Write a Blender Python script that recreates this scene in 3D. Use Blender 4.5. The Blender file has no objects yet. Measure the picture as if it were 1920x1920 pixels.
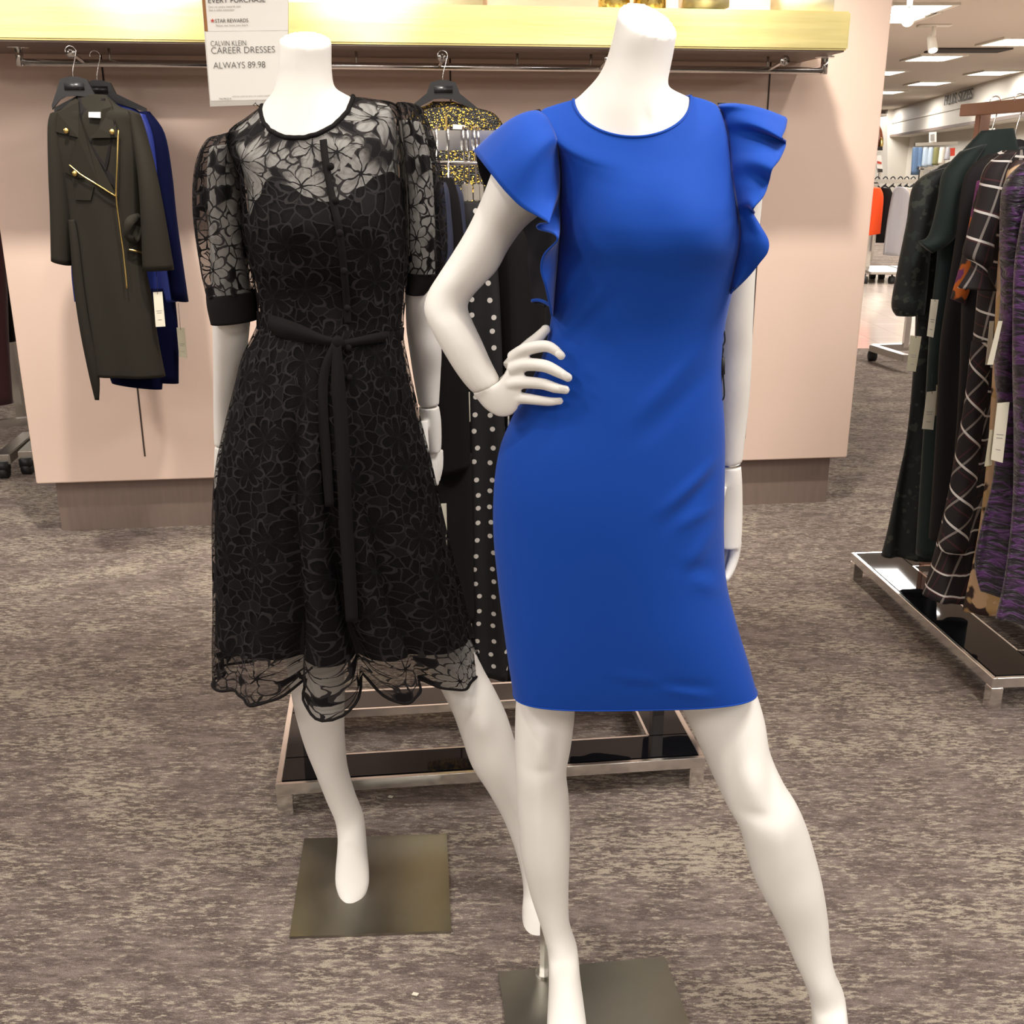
import bpy, bmesh, math, random
from mathutils import Vector, Matrix, noise
random.seed(7)
R_ = math.radians
scene = bpy.context.scene
COL = scene.collection
PI = math.pi
# ------------------------------------------------------------------ camera model (used to convert measured positions to places)
H = 1.42; PITCH = R_(18.0); FL = 2000.0
CP, SP = math.cos(PITCH), math.sin(PITCH)
CAMP = Vector((0, 0, H))
def ray(x, y):
    a = (x - 960) / FL; b = -(y - 960) / FL
    return Vector((a, CP + b * SP, -SP + b * CP))
def at(x, y, D):
    d = ray(x, y); return CAMP + d * (D / d.y)
def atz(x, y, z):
    d = ray(x, y); return CAMP + d * ((z - H) / d.z)
def hit(x, y, p0, n):
    d = ray(x, y); return CAMP + d * ((p0 - CAMP).dot(n) / d.dot(n))
def proj(P):
    v = P - CAMP; z = v.y * CP - v.z * SP; u = v.y * SP + v.z * CP
    return (960 + FL * v.x / z, 960 - FL * u / z)
cam = bpy.data.cameras.new('camera'); camo = bpy.data.objects.new('camera', cam); COL.objects.link(camo)
camo.location = CAMP; camo.rotation_euler = (PI / 2 - PITCH, 0, 0)
cam.sensor_width = 36; cam.lens = 36 * FL / 1920; cam.clip_start = 0.05; cam.clip_end = 200
scene.camera = camo
scene.view_settings.view_transform = 'Standard'; scene.view_settings.look = 'None'
scene.view_settings.gamma = 1; scene.view_settings.use_curve_mapping = False
scene.view_settings.exposure = 0.58

# ------------------------------------------------------------------ materials
def srgb(r, g, b):
    f = lambda c: (c / 255 / 12.92) if c / 255 <= 0.04045 else ((c / 255 + 0.055) / 1.055) ** 2.4
    return (f(r), f(g), f(b), 1)
def mat(name, col, rough=0.5, metal=0.0, spec=0.5, sheen=0.0, bump=None, emit=None, alpha=1, coat=0, trans=0, aniso=0):
    m = bpy.data.materials.new(name); m.use_nodes = True
    b = m.node_tree.nodes['Principled BSDF']
    b.inputs['Base Color'].default_value = col; b.inputs['Roughness'].default_value = rough
    b.inputs['Metallic'].default_value = metal; b.inputs['Specular IOR Level'].default_value = spec
    b.inputs['Coat Weight'].default_value = coat
    b.inputs['Transmission Weight'].default_value = trans
    if sheen:
        b.inputs['Sheen Weight'].default_value = sheen; b.inputs['Sheen Roughness'].default_value = 0.4
    if emit:
        b.inputs['Emission Color'].default_value = emit[0]; b.inputs['Emission Strength'].default_value = emit[1]
    if alpha < 1: b.inputs['Alpha'].default_value = alpha
    if bump:
        N = NT(m); t = N.new('ShaderNodeTexNoise', Scale=bump[0], Detail=3)
        co = N.new('ShaderNodeTexCoord'); N.link(co.outputs['Object'], t.inputs['Vector'])
        bp = N.new('ShaderNodeBump', Strength=bump[1], Distance=bump[2]); N.link(t.outputs[0], bp.inputs['Height'])
        N.link(bp.outputs[0], b.inputs['Normal'])
    return m
class NT:
    def __init__(s, m): s.t = m.node_tree; s.b = m.node_tree.nodes.get('Principled BSDF')
    def new(s, typ, **kw):
        n = s.t.nodes.new(typ)
        for k, v in kw.items():
            if k in n.inputs: n.inputs[k].default_value = v
            else: setattr(n, k, v)
        return n
    def link(s, a, b): s.t.links.new(a, b)
    def math(s, op, a, b=None, c=None, clamp=False):
        n = s.t.nodes.new('ShaderNodeMath'); n.operation = op; n.use_clamp = clamp
        for i, v in enumerate((a, b, c)):
            if v is None: continue
            if isinstance(v, (int, float)): n.inputs[i].default_value = v
            else: s.link(v, n.inputs[i])
        return n.outputs[0]
    def sstep(s, x, a, b):
        n = s.t.nodes.new('ShaderNodeMapRange'); n.interpolation_type = 'SMOOTHSTEP'
        s.link(x, n.inputs[0]); n.inputs[1].default_value = a; n.inputs[2].default_value = b
        return n.outputs[0]
    def mix(s, f, a, b):
        n = s.t.nodes.new('ShaderNodeMix'); n.data_type = 'RGBA'
        if isinstance(f, (int, float)): n.inputs[0].default_value = f
        else: s.link(f, n.inputs[0])
        for v, i in ((a, 6), (b, 7)):
            if isinstance(v, tuple): n.inputs[i].default_value = v
            else: s.link(v, n.inputs[i])
        return n.outputs[2]

M = {}
M['mannequin'] = mat('mannequin_white', (0.765, 0.735, 0.685, 1), 0.5, spec=0.25)
M['blue'] = mat('blue_crepe', srgb(20, 68, 160), 0.75, spec=0.12, sheen=0.12, bump=(900, 0.15, 0.0006))
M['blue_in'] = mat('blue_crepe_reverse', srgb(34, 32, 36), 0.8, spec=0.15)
M['lining'] = mat('black_lining', srgb(27, 24, 24), 0.75, spec=0.12)
M['blackcloth'] = mat('black_crepe', srgb(24, 21, 21), 0.8, spec=0.12, bump=(700, 0.2, 0.0006))
M['coat'] = mat('charcoal_olive_crepe', srgb(41, 38, 32), 0.85, spec=0.12, bump=(600, 0.2, 0.0006))
M['navyvelvet'] = mat('navy_velvet', srgb(4, 7, 38), 0.85, spec=0.08, sheen=0.05)
M['bluevelvet'] = mat('blue_velvet', srgb(8, 28, 104), 0.65, sheen=0.15)
for k in ('navyvelvet', 'bluevelvet'):
    M[k].node_tree.nodes['Principled BSDF'].inputs['Sheen Tint'].default_value = (0.15, 0.25, 1, 1)
M['navy'] = mat('navy_crepe', srgb(40, 44, 66), 0.8)
M['chrome'] = mat('chrome', (0.86, 0.85, 0.83, 1), 0.16, metal=1)
M['satin'] = mat('satin_nickel', (0.62, 0.6, 0.56, 1), 0.3, metal=1)
M['rose'] = mat('rose_metal', srgb(178, 140, 122), 0.35, metal=0.7)
M['goldmetal'] = mat('gold_zip', (0.85, 0.62, 0.22, 1), 0.28, metal=1)
M['blackplastic'] = mat('black_plastic', srgb(34, 33, 35), 0.35)
M['blackglass'] = mat('black_gloss_board', (0.004, 0.004, 0.005, 1), 0.03, spec=0.35)
M['rubber'] = mat('black_rubber', (0.01, 0.01, 0.01, 1), 0.6)
M['paper'] = mat('tag_paper', srgb(222, 216, 196), 0.6)
M['tagbeige'] = mat('tag_beige', srgb(178, 170, 146), 0.6)
M['white'] = mat('white_paint', srgb(226, 220, 208), 0.6)
M['signwhite'] = mat('sign_paper', srgb(232, 228, 220), 0.5)
M['ink'] = mat('dark_ink', srgb(70, 66, 62), 0.6)
M['inkgrey'] = mat('grey_ink', srgb(150, 146, 140), 0.6)
M['red'] = mat('red_ink', srgb(190, 60, 40), 0.6)
M['brownphoto'] = mat('brown_print', srgb(150, 100, 50), 0.6)
M['clear'] = mat('clear_acrylic', (1, 1, 1, 1), 0.05, trans=1.0)
M['emit'] = mat('lamp_diffuser', (1, 1, 1, 1), 0.5, emit=((1, 0.96, 0.9, 1), 9))
M['emitspot'] = mat('spot_lens', (1, 1, 1, 1), 0.5, emit=((1, 0.95, 0.88, 1), 5))
M['ceil'] = mat('ceiling_paint', srgb(200, 188, 176), 0.9)
M['dark'] = mat('dark_vent', srgb(52, 46, 42), 0.8)
M['slot'] = mat('slot_dark', srgb(60, 46, 40), 0.6)
M['orange'] = mat('orange_knit', srgb(232, 74, 12), 0.8)
M['greyknit'] = mat('grey_knit', srgb(158, 156, 160), 0.9)
M['cream'] = mat('cream_knit', srgb(214, 205, 190), 0.9)
M['denim'] = mat('denim', srgb(92, 116, 146), 0.9)
M['denimpale'] = mat('pale_denim', srgb(170, 184, 196), 0.9)
M['olive'] = mat('olive_cloth', srgb(120, 118, 76), 0.9)
M['brown'] = mat('brown_gloss', srgb(140, 76, 48), 0.35)
M['burg'] = mat('burgundy_velvet', srgb(52, 14, 18), 0.8, sheen=0.3)
M['greencloth'] = mat('bottle_green_cloth', srgb(17, 34, 32), 0.75, sheen=0.12)
M['maroonblack'] = mat('brown_black_cloth', srgb(26, 21, 22), 0.85)

def wallmat():
    m = mat('pink_wall_paint', srgb(228, 200, 181), 0.42, spec=0.35); N = NT(m)
    co = N.new('ShaderNodeTexCoord'); t = N.new('ShaderNodeTexNoise', Scale=3.0, Detail=2)
    N.link(co.outputs['Object'], t.inputs['Vector'])
    N.link(N.mix(t.outputs[0], srgb(223, 197, 180), srgb(228, 202, 186)), N.b.inputs['Base Color']); return m
M['wall'] = wallmat()
def plinthmat():
    m = mat('brown_laminate', srgb(126, 108, 98), 0.5); N = NT(m)
    co = N.new('ShaderNodeTexCoord'); mp = N.new('ShaderNodeMapping'); mp.inputs['Scale'].default_value = (60, 60, 6)
    t = N.new('ShaderNodeTexNoise', Scale=1.0, Detail=4)
    N.link(co.outputs['Object'], mp.inputs[0]); N.link(mp.outputs[0], t.inputs['Vector'])
    N.link(N.mix(t.outputs[0], srgb(118, 101, 92), srgb(134, 117, 107)), N.b.inputs['Base Color']); return m
M['plinth'] = plinthmat()
def goldmat():
    m = mat('gold_leaf_shelf', srgb(240, 226, 150), 0.4, metal=1.0); N = NT(m)
    co = N.new('ShaderNodeTexCoord'); mp = N.new('ShaderNodeMapping'); mp.inputs['Scale'].default_value = (2.2, 2.2, 26)
    t = N.new('ShaderNodeTexNoise', Scale=1.0, Detail=4)
    N.link(co.outputs['Object'], mp.inputs[0]); N.link(mp.outputs[0], t.inputs['Vector'])
    N.link(N.mix(t.outputs[0], srgb(232, 216, 140), srgb(246, 232, 168)), N.b.inputs['Base Color'])
    bp = N.new('ShaderNodeBump', Strength=0.25, Distance=0.004); N.link(t.outputs[0], bp.inputs['Height']); N.link(bp.outputs[0], N.b.inputs['Normal'])
    t2 = N.new('ShaderNodeTexNoise', Scale=5.0, Detail=3); N.link(co.outputs['Object'], t2.inputs['Vector'])
    N.link(N.math('MULTIPLY_ADD', t2.outputs[0], 0.2, 0.3), N.b.inputs['Roughness'])
    return m
M['gold'] = goldmat()
def carpetmat():
    m = mat('carpet_streaks', srgb(120, 105, 97), 0.95, spec=0.1); N = NT(m)
    co = N.new('ShaderNodeTexCoord')
    def nz(sx, sy, det, rough=0.6, rot=4):
        mp = N.new('ShaderNodeMapping'); mp.inputs['Scale'].default_value = (sx, sy, 1); mp.inputs['Rotation'].default_value = (0, 0, R_(rot))
        t = N.new('ShaderNodeTexNoise', Scale=1.0, Detail=det, Roughness=rough)
        N.link(co.outputs['Object'], mp.inputs[0]); N.link(mp.outputs[0], t.inputs['Vector']); return t.outputs[0]
    big = nz(3.2, 5, 3); streak = nz(32, 112, 5, 0.72); fine = nz(120, 330, 3, 0.7); tuft = nz(420, 420, 2)
    a = N.sstep(N.math('ADD', N.math('MULTIPLY', nz(9, 26, 5, 0.7), 0.55), N.math('MULTIPLY', streak, 0.45)), 0.42, 0.58)
    c = N.mix(a, srgb(114, 101, 96), srgb(160, 145, 138))
    c = N.mix(N.math('MULTIPLY', N.sstep(fine, 0.45, 0.7), 0.6), c, srgb(170, 156, 143))
    s1 = N.math('ADD', N.math('MULTIPLY', streak, 0.62), N.math('ADD', N.math('MULTIPLY', fine, 0.2), N.math('MULTIPLY', big, 0.28)))
    c = N.mix(N.math('MULTIPLY', N.sstep(s1, 0.557, 0.615), 0.8), c, srgb(210, 197, 176))
    s2 = N.math('ADD', N.math('MULTIPLY', nz(19, 70, 4, 0.6, 6), 0.6), N.math('MULTIPLY', fine, 0.4))
    c = N.mix(N.math('MULTIPLY', N.sstep(s2, 0.575, 0.64), 0.5), c, srgb(88, 76, 69))
    c = N.mix(N.math('MULTIPLY', N.sstep(tuft, 0.4, 0.62), 0.28), c, srgb(74, 63, 58))
    N.link(c, N.b.inputs['Base Color'])
    bp = N.new('ShaderNodeBump', Strength=0.9, Distance=0.006)
    N.link(N.math('ADD', tuft, N.math('MULTIPLY', fine, 1.0)), bp.inputs['Height']); N.link(bp.outputs[0], N.b.inputs['Normal'])
    return m
M['carpet'] = carpetmat()
def tilemat():
    m = mat('aisle_marble', srgb(214, 200, 186), 0.12, spec=0.6); N = NT(m)
    co = N.new('ShaderNodeTexCoord'); t = N.new('ShaderNodeTexBrick', Scale=1.6)
    t.inputs['Color1'].default_value = srgb(216, 203, 190); t.inputs['Color2'].default_value = srgb(206, 190, 178)
    t.inputs['Mortar'].default_value = srgb(186, 172, 160); t.inputs['Mortar Size'].default_value = 0.008; t.offset = 0
    N.link(co.outputs['Object'], t.inputs['Vector']); N.link(t.outputs[0], N.b.inputs['Base Color']); return m
M['tile'] = tilemat()
def platemat():
    m = mat('brushed_steel_plate', srgb(150, 147, 138), 0.32, metal=1.0); N = NT(m)
    co = N.new('ShaderNodeTexCoord'); t = N.new('ShaderNodeTexNoise', Scale=9, Detail=4); N.link(co.outputs['Object'], t.inputs['Vector'])
    N.link(N.mix(t.outputs[0], srgb(140, 138, 130), srgb(166, 162, 152)), N.b.inputs['Base Color'])
    N.link(N.math('MULTIPLY_ADD', t.outputs[0], 0.25, 0.22), N.b.inputs['Roughness']); return m
M['plate'] = platemat()

def lacemat(name, cell=11.0, sheer=0.22, over=False):
    m = mat(name, srgb(20, 18, 19), 0.75, spec=0.12); N = NT(m)
    uv = N.new('ShaderNodeUVMap')
    nz = N.new('ShaderNodeTexNoise', Scale=38.0, Detail=2); N.link(uv.outputs[0], nz.inputs['Vector'])
    vm = N.new('ShaderNodeVectorMath', operation='MULTIPLY_ADD')
    N.link(nz.outputs['Color'], vm.inputs[0]); vm.inputs[1].default_value = (0.016, 0.016, 0); N.link(uv.outputs[0], vm.inputs[2])
    sc = N.new('ShaderNodeVectorMath', operation='SCALE'); N.link(vm.outputs[0], sc.inputs[0]); sc.inputs['Scale'].default_value = cell
    vo = N.new('ShaderNodeTexVoronoi', Scale=1.0, Randomness=0.75); vo.voronoi_dimensions = '2D'; N.link(sc.outputs[0], vo.inputs['Vector'])
    lo = N.new('ShaderNodeVectorMath', operation='SUBTRACT'); N.link(sc.outputs[0], lo.inputs[0]); N.link(vo.outputs['Position'], lo.inputs[1])
    sp = N.new('ShaderNodeSeparateXYZ'); N.link(lo.outputs[0], sp.inputs[0])
    sc2 = N.new('ShaderNodeSeparateColor'); N.link(vo.outputs['Color'], sc2.inputs[0])
    ang = N.math('ADD', N.math('ARCTAN2', sp.outputs[1], sp.outputs[0]), N.math('MULTIPLY', sc2.outputs[0], 6.28))
    r = N.math('SQRT', N.math('ADD', N.math('MULTIPLY', sp.outputs[0], sp.outputs[0]), N.math('MULTIPLY', sp.outputs[1], sp.outputs[1])))
    lobes = N.math('ABSOLUTE', N.math('COSINE', N.math('MULTIPLY', ang, 3.5)))
    Rr = N.math('ADD', 0.14, N.math('MULTIPLY', N.math('POWER', lobes, 0.6), N.math('ADD', 0.27, N.math('MULTIPLY', sc2.outputs[1], 0.12))))
    outline = N.math('LESS_THAN', N.math('ABSOLUTE', N.math('SUBTRACT', r, Rr)), 0.03)
    inside = N.math('LESS_THAN', r, Rr)
    sep = N.math('MULTIPLY', N.math('LESS_THAN', lobes, N.math('DIVIDE', 0.045, N.math('MAXIMUM', r, 0.05))), N.math('LESS_THAN', r, 0.2))
    core = N.math('LESS_THAN', r, 0.045)
    vein = N.math('MULTIPLY', N.math('GREATER_THAN', lobes, N.math('SUBTRACT', 1.0, N.math('DIVIDE', 0.0022, N.math('MAXIMUM', N.math('MULTIPLY', r, r), 0.002)))), inside)
    v2 = N.new('ShaderNodeTexVoronoi', Scale=4.2); v2.voronoi_dimensions = '2D'; v2.feature = 'DISTANCE_TO_EDGE'; N.link(sc.outputs[0], v2.inputs['Vector'])
    v3 = N.new('ShaderNodeTexVoronoi', Scale=4.2); v3.voronoi_dimensions = '2D'; N.link(sc.outputs[0], v3.inputs['Vector'])
    s3 = N.new('ShaderNodeSeparateColor'); N.link(v3.outputs['Color'], s3.inputs[0])
    small = N.math('MAXIMUM', N.math('LESS_THAN', v2.outputs[0], 0.075), N.math('GREATER_THAN', s3.outputs[0], 0.74))
    out = N.math('MULTIPLY', small, N.math('SUBTRACT', 1.0, inside))
    tot = N.math('MAXIMUM', N.math('MAXIMUM', outline, N.math('MULTIPLY', vein, 0.5)), N.math('MAXIMUM', N.math('MAXIMUM', sep, core), out))
    al = N.math('MAXIMUM', tot, sheer)
    N.link(al, N.b.inputs['Alpha'])
    cord = N.math('MAXIMUM', outline, N.math('MULTIPLY', N.math('LESS_THAN', v2.outputs[0], 0.05), N.math('SUBTRACT', 0.75, N.math('MULTIPLY', inside, 0.75))))
    N.link(N.mix(cord, srgb(19, 17, 18), srgb(41, 38, 38)), N.b.inputs['Base Color'])
    return m
M['lace'] = lacemat('black_floral_lace', 11.5, 0.42)
M['lace_sleeve'] = lacemat('black_floral_lace_sleeve', 12.5, 0.45)
def dotmat():
    m = mat('black_polka_dot', srgb(14, 13, 15), 0.7); N = NT(m)
    uv = N.new('ShaderNodeUVMap')
    uv = N.new('ShaderNodeTexCoord'); mp = N.new('ShaderNodeMapping'); mp.inputs['Rotation'].default_value = (PI / 2, 0, 0); N.link(uv.outputs['Object'], mp.inputs[0])
    v = N.new('ShaderNodeTexVoronoi', Scale=27, Randomness=0.35); v.voronoi_dimensions = '2D'; N.link(mp.outputs[0], v.inputs['Vector'])
    N.link(N.mix(N.math('LESS_THAN', v.outputs['Distance'], 0.155), srgb(14, 13, 15), srgb(214, 208, 200)), N.b.inputs['Base Color']); return m
M['dots'] = dotmat()
def plaidmat(rot=8):
    m = mat('black_white_plaid', srgb(40, 28, 30), 0.8); N = NT(m)
    uv = N.new('ShaderNodeUVMap'); mp = N.new('ShaderNodeMapping'); mp.inputs['Rotation'].default_value = (0, 0, R_(rot)); N.link(uv.outputs[0], mp.inputs[0])
    s = N.new('ShaderNodeSeparateXYZ'); N.link(mp.outputs[0], s.inputs[0])
    def line(o, k, w, ph=0): return N.math('LESS_THAN', N.math('ABSOLUTE', N.math('SUBTRACT', N.math('FRACT', N.math('MULTIPLY_ADD', o, k, ph)), 0.5)), w)
    a = line(s.outputs[0], 15, 0.045); b = line(s.outputs[1], 15, 0.045)
    c = line(s.outputs[0], 13, 0.025, 0.4); d = line(s.outputs[1], 13, 0.025, 0.4)
    c1 = N.mix(N.math('MAXIMUM', c, d), srgb(30, 22, 24), srgb(70, 34, 38))
    c2 = N.mix(a, c1, srgb(136, 128, 122)); c3 = N.mix(b, c2, srgb(222, 216, 210))
    N.link(c3, N.b.inputs['Base Color']); return m
M['plaid'] = plaidmat()
M['plaid_diag'] = plaidmat(40)
def printmat(name, base, cols, sc, th=0.62, sheen=0.0, rough=0.7):
    m = mat(name, base, rough, sheen=sheen); N = NT(m); co = N.new('ShaderNodeTexCoord'); cur = base
    for i, c in enumerate(cols):
        t = N.new('ShaderNodeTexNoise', Scale=sc * (1 + 0.35 * i), Detail=2); t.noise_dimensions = '4D'; t.inputs['W'].default_value = 3.1 * i
        N.link(co.outputs['Object'], t.inputs['Vector'])
        cur = N.mix(N.sstep(t.outputs[0], th - 0.02, th + 0.02), cur, c)
    N.link(cur, N.b.inputs['Base Color']); return m
M['greenfloral'] = printmat('green_black_burnout', srgb(13, 17, 16), [srgb(28, 38, 34), srgb(52, 56, 48)], 26, 0.61, 0.1)
M['orangefloral'] = printmat('orange_purple_floral', srgb(44, 32, 32), [srgb(206, 104, 22), srgb(120, 50, 110)], 16, 0.55)
M['beigefloral'] = printmat('beige_floral', srgb(60, 40, 36), [srgb(196, 160, 110), srgb(214, 178, 140)], 14, 0.48)
M['inkfloral'] = printmat('black_navy_print', srgb(15, 14, 18), [srgb(40, 42, 60), srgb(90, 84, 80)], 30, 0.66)
def sequinmat():
    m = mat('gold_black_sequin', srgb(22, 18, 12), 0.4); N = NT(m); co = N.new('ShaderNodeTexCoord')
    t = N.new('ShaderNodeTexVoronoi', Scale=210); N.link(co.outputs['Object'], t.inputs['Vector'])
    s = N.new('ShaderNodeSeparateColor'); N.link(t.outputs['Color'], s.inputs[0])
    n2 = N.new('ShaderNodeTexNoise', Scale=26, Detail=2); N.link(co.outputs['Object'], n2.inputs['Vector'])
    k = N.math('GREATER_THAN', N.math('MULTIPLY_ADD', n2.outputs[0], 0.7, s.outputs[0]), 1.13)
    N.link(N.mix(k, srgb(26, 22, 16), srgb(224, 190, 84)), N.b.inputs['Base Color']); N.link(k, N.b.inputs['Metallic'])
    bp = N.new('ShaderNodeBump', Strength=0.8, Distance=0.004); N.link(t.outputs['Distance'], bp.inputs['Height']); N.link(bp.outputs[0], N.b.inputs['Normal'])
    return m
M['sequin'] = sequinmat()
def glittermat():
    m = mat('gold_glitter', srgb(214, 176, 72), 0.3, metal=1.0); N = NT(m); co = N.new('ShaderNodeTexCoord')
    t = N.new('ShaderNodeTexVoronoi', Scale=90); N.link(co.outputs['Object'], t.inputs['Vector'])
    s = N.new('ShaderNodeSeparateColor'); N.link(t.outputs['Color'], s.inputs[0])
    N.link(N.mix(s.outputs[0], srgb(170, 130, 50), srgb(255, 236, 160)), N.b.inputs['Base Color'])
    bp = N.new('ShaderNodeBump', Strength=1.0, Distance=0.006); N.link(s.outputs[1], bp.inputs['Height']); N.link(bp.outputs[0], N.b.inputs['Normal']); return m
M['glitter'] = glittermat()
def purplemat():
    m = mat('purple_crushed_velvet', srgb(62, 30, 70), 0.5, sheen=0.4); N = NT(m); co = N.new('ShaderNodeTexCoord')
    mp = N.new('ShaderNodeMapping'); mp.inputs['Scale'].default_value = (16, 16, 60); mp.inputs['Rotation'].default_value = (0, R_(25), 0)
    t = N.new('ShaderNodeTexNoise', Scale=1.0, Detail=3, Distortion=1.2); N.link(co.outputs['Object'], mp.inputs[0]); N.link(mp.outputs[0], t.inputs['Vector'])
    N.link(N.mix(N.sstep(t.outputs[0], 0.45, 0.62), srgb(24, 13, 26), srgb(84, 42, 98)), N.b.inputs['Base Color'])
    bp = N.new('ShaderNodeBump', Strength=1.0, Distance=0.012); N.link(t.outputs[0], bp.inputs['Height']); N.link(bp.outputs[0], N.b.inputs['Normal']); return m
M['purple'] = purplemat()
M['darkpurple'] = mat('plum_velvet', srgb(40, 22, 38), 0.6, sheen=0.4, bump=(60, 0.8, 0.008))

# ------------------------------------------------------------------ object helpers
def empty(name, loc, label, cat, group=None):
    o = bpy.data.objects.new(name, None); COL.objects.link(o); o.location = loc; o.empty_display_size = 0.05
    o['label'] = label; o['category'] = cat
    if group: o['group'] = group
    return o
def tag(o, label, cat, group=None, kind=None):
    o['label'] = label; o['category'] = cat
    if group: o['group'] = group
    if kind: o['kind'] = kind
    return o
def link(name, me, m, parent=None, smooth=True):
    o = bpy.data.objects.new(name, me); COL.objects.link(o)
    for x in (m if isinstance(m, (list, tuple)) else [m]): me.materials.append(M[x] if isinstance(x, str) else x)
    if smooth:
        for p in me.polygons: p.use_smooth = True
    if parent:
        o.parent = parent
        base = Vector((0, 0, 0)); q = parent
        while q: base += q.location; q = q.parent
        me.transform(Matrix.Translation(-base))
    else:
        # put origin at base of mesh
        vs = [v.co for v in me.vertices]
        c = Vector((sum(v.x for v in vs) / len(vs), sum(v.y for v in vs) / len(vs), min(v.z for v in vs)))
        me.transform(Matrix.Translation(-c)); o.location = c
    return o
def struct(name, bm, m, smooth=False):
    o = link(name, tomesh(bm, name), m, None, smooth); o['kind'] = 'structure'; return o
def tomesh(bm, name='m'):
    bmesh.ops.recalc_face_normals(bm, faces=bm.faces)
    me = bpy.data.meshes.new(name); bm.to_mesh(me); bm.free(); return me
def mpart(name, bm, m, parent=None, smooth=True): return link(name, tomesh(bm, name), m, parent, smooth)
def box(bm, c, s, rot=None, bev=0.0, mi=0):
    t = bmesh.new(); bmesh.ops.create_cube(t, size=1); bmesh.ops.scale(t, vec=s, verts=t.verts)
    if bev: bmesh.ops.bevel(t, geom=t.edges[:], offset=bev, segments=2, affect='EDGES')
    if rot is not None:
        bmesh.ops.rotate(t, cent=(0, 0, 0), matrix=rot, verts=t.verts)
    bmesh.ops.translate(t, vec=c, verts=t.verts); merge(bm, t, mi); return bm
def merge(bm, t, mi=0):
    mp = {v: bm.verts.new(v.co) for v in t.verts}
    for f in t.faces:
        try:
            nf = bm.faces.new([mp[v] for v in f.verts]); nf.material_index = mi or f.material_index; nf.smooth = f.smooth
        except ValueError: pass
    t.free()
def prism(bm, pts, d):
    """closed polygon of 3D points extruded by vector d"""
    a = [bm.verts.new(p) for p in pts]; b = [bm.verts.new(Vector(p) + Vector(d)) for p in pts]
    bm.faces.new(a); bm.faces.new(b[::-1]); n = len(a)
    for i in range(n): bm.faces.new((a[i], b[i], b[(i + 1) % n], a[(i + 1) % n]))
    return bm
def crom(ps, t):
    n = len(ps) - 1; i = min(int(t), n - 1); f = t - i
    a, b, c, d = ps[max(i - 1, 0)], ps[i], ps[i + 1], ps[min(i + 2, n)]
    return 0.5 * ((2 * b) + (c - a) * f + (2 * a - 5 * b + 4 * c - d) * f * f + (3 * b - a - 3 * c + d) * f ** 3)
def tube(bm, pts, r, n=10, sub=1, flat=1.0, caps=True, closed=False):
    pts = [Vector(p) for p in pts]; rs = r if isinstance(r, (list, tuple)) else [r] * len(pts)
    if sub > 1:
        N_ = (len(pts) - 1) * sub
        P = [crom(pts, i / sub) for i in range(N_ + 1)]; Rr = [crom(rs, i / sub) for i in range(N_ + 1)]
    else: P, Rr = pts, rs
    rings = []; pn = None
    for i, p in enumerate(P):
        t = (P[min(i + 1, len(P) - 1)] - P[max(i - 1, 0)]).normalized()
        if pn is None:
            pn = Vector((0, 0, 1)) if abs(t.z) < 0.9 else Vector((0, 1, 0))
        s = (pn - t * pn.dot(t)).normalized(); pn = s; w = t.cross(s)
        rings.append([bm.verts.new(p + (s * math.cos(2 * PI * k / n) * flat + w * math.sin(2 * PI * k / n)) * Rr[i]) for k in range(n)])
    for a, b in zip(rings, rings[1:]):
        for k in range(n): bm.faces.new((a[k], a[(k + 1) % n], b[(k + 1) % n], b[k]))
    if caps: bm.faces.new(rings[0][::-1]); bm.faces.new(rings[-1])
    return bm
def bar(bm, a, b, w, h, bev=0.0):
    """rectangular bar from a to b; w horizontal width, h other"""
    a, b = Vector(a), Vector(b); t = (b - a); L = t.length; t.normalize()
    up = Vector((0, 0, 1)) if abs(t.z) < 0.9 else Vector((0, 1, 0))
    s = t.cross(up).normalized(); u = s.cross(t)
    m = Matrix((s, t, u)).transposed()
    return box(bm, (a + b) / 2, (w, L, h), m, bev)
def ribbon(pts, widths, wdir=None, thick=0.002, sub=6):
    """flat strip following 3D points"""
    bm = bmesh.new(); n = (len(pts) - 1) * sub; pts = [Vector(p) for p in pts]; prev = None
    for i in range(n + 1):
        p = crom(pts, i / sub); w = crom(widths, i / sub); q = crom(pts, min(i / sub + 0.1, len(pts) - 1)); o = crom(pts, max(i / sub - 0.1, 0))
        t = (q - o).normalized(); d = wdir if wdir else t.cross(Vector((0, 1, 0))).normalized()
        d = (d - t * d.dot(t)).normalized(); nn = t.cross(d).normalized() * thick
        cur = [bm.verts.new(p - d * w / 2 - nn), bm.verts.new(p + d * w / 2 - nn), bm.verts.new(p + d * w / 2 + nn), bm.verts.new(p - d * w / 2 + nn)]
        if prev:
            for k in range(4): bm.faces.new((prev[k], prev[(k + 1) % 4], cur[(k + 1) % 4], cur[k]))
        else: bm.faces.new(cur)
        prev = cur
    bm.faces.new(prev[::-1]); return bm

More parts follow.
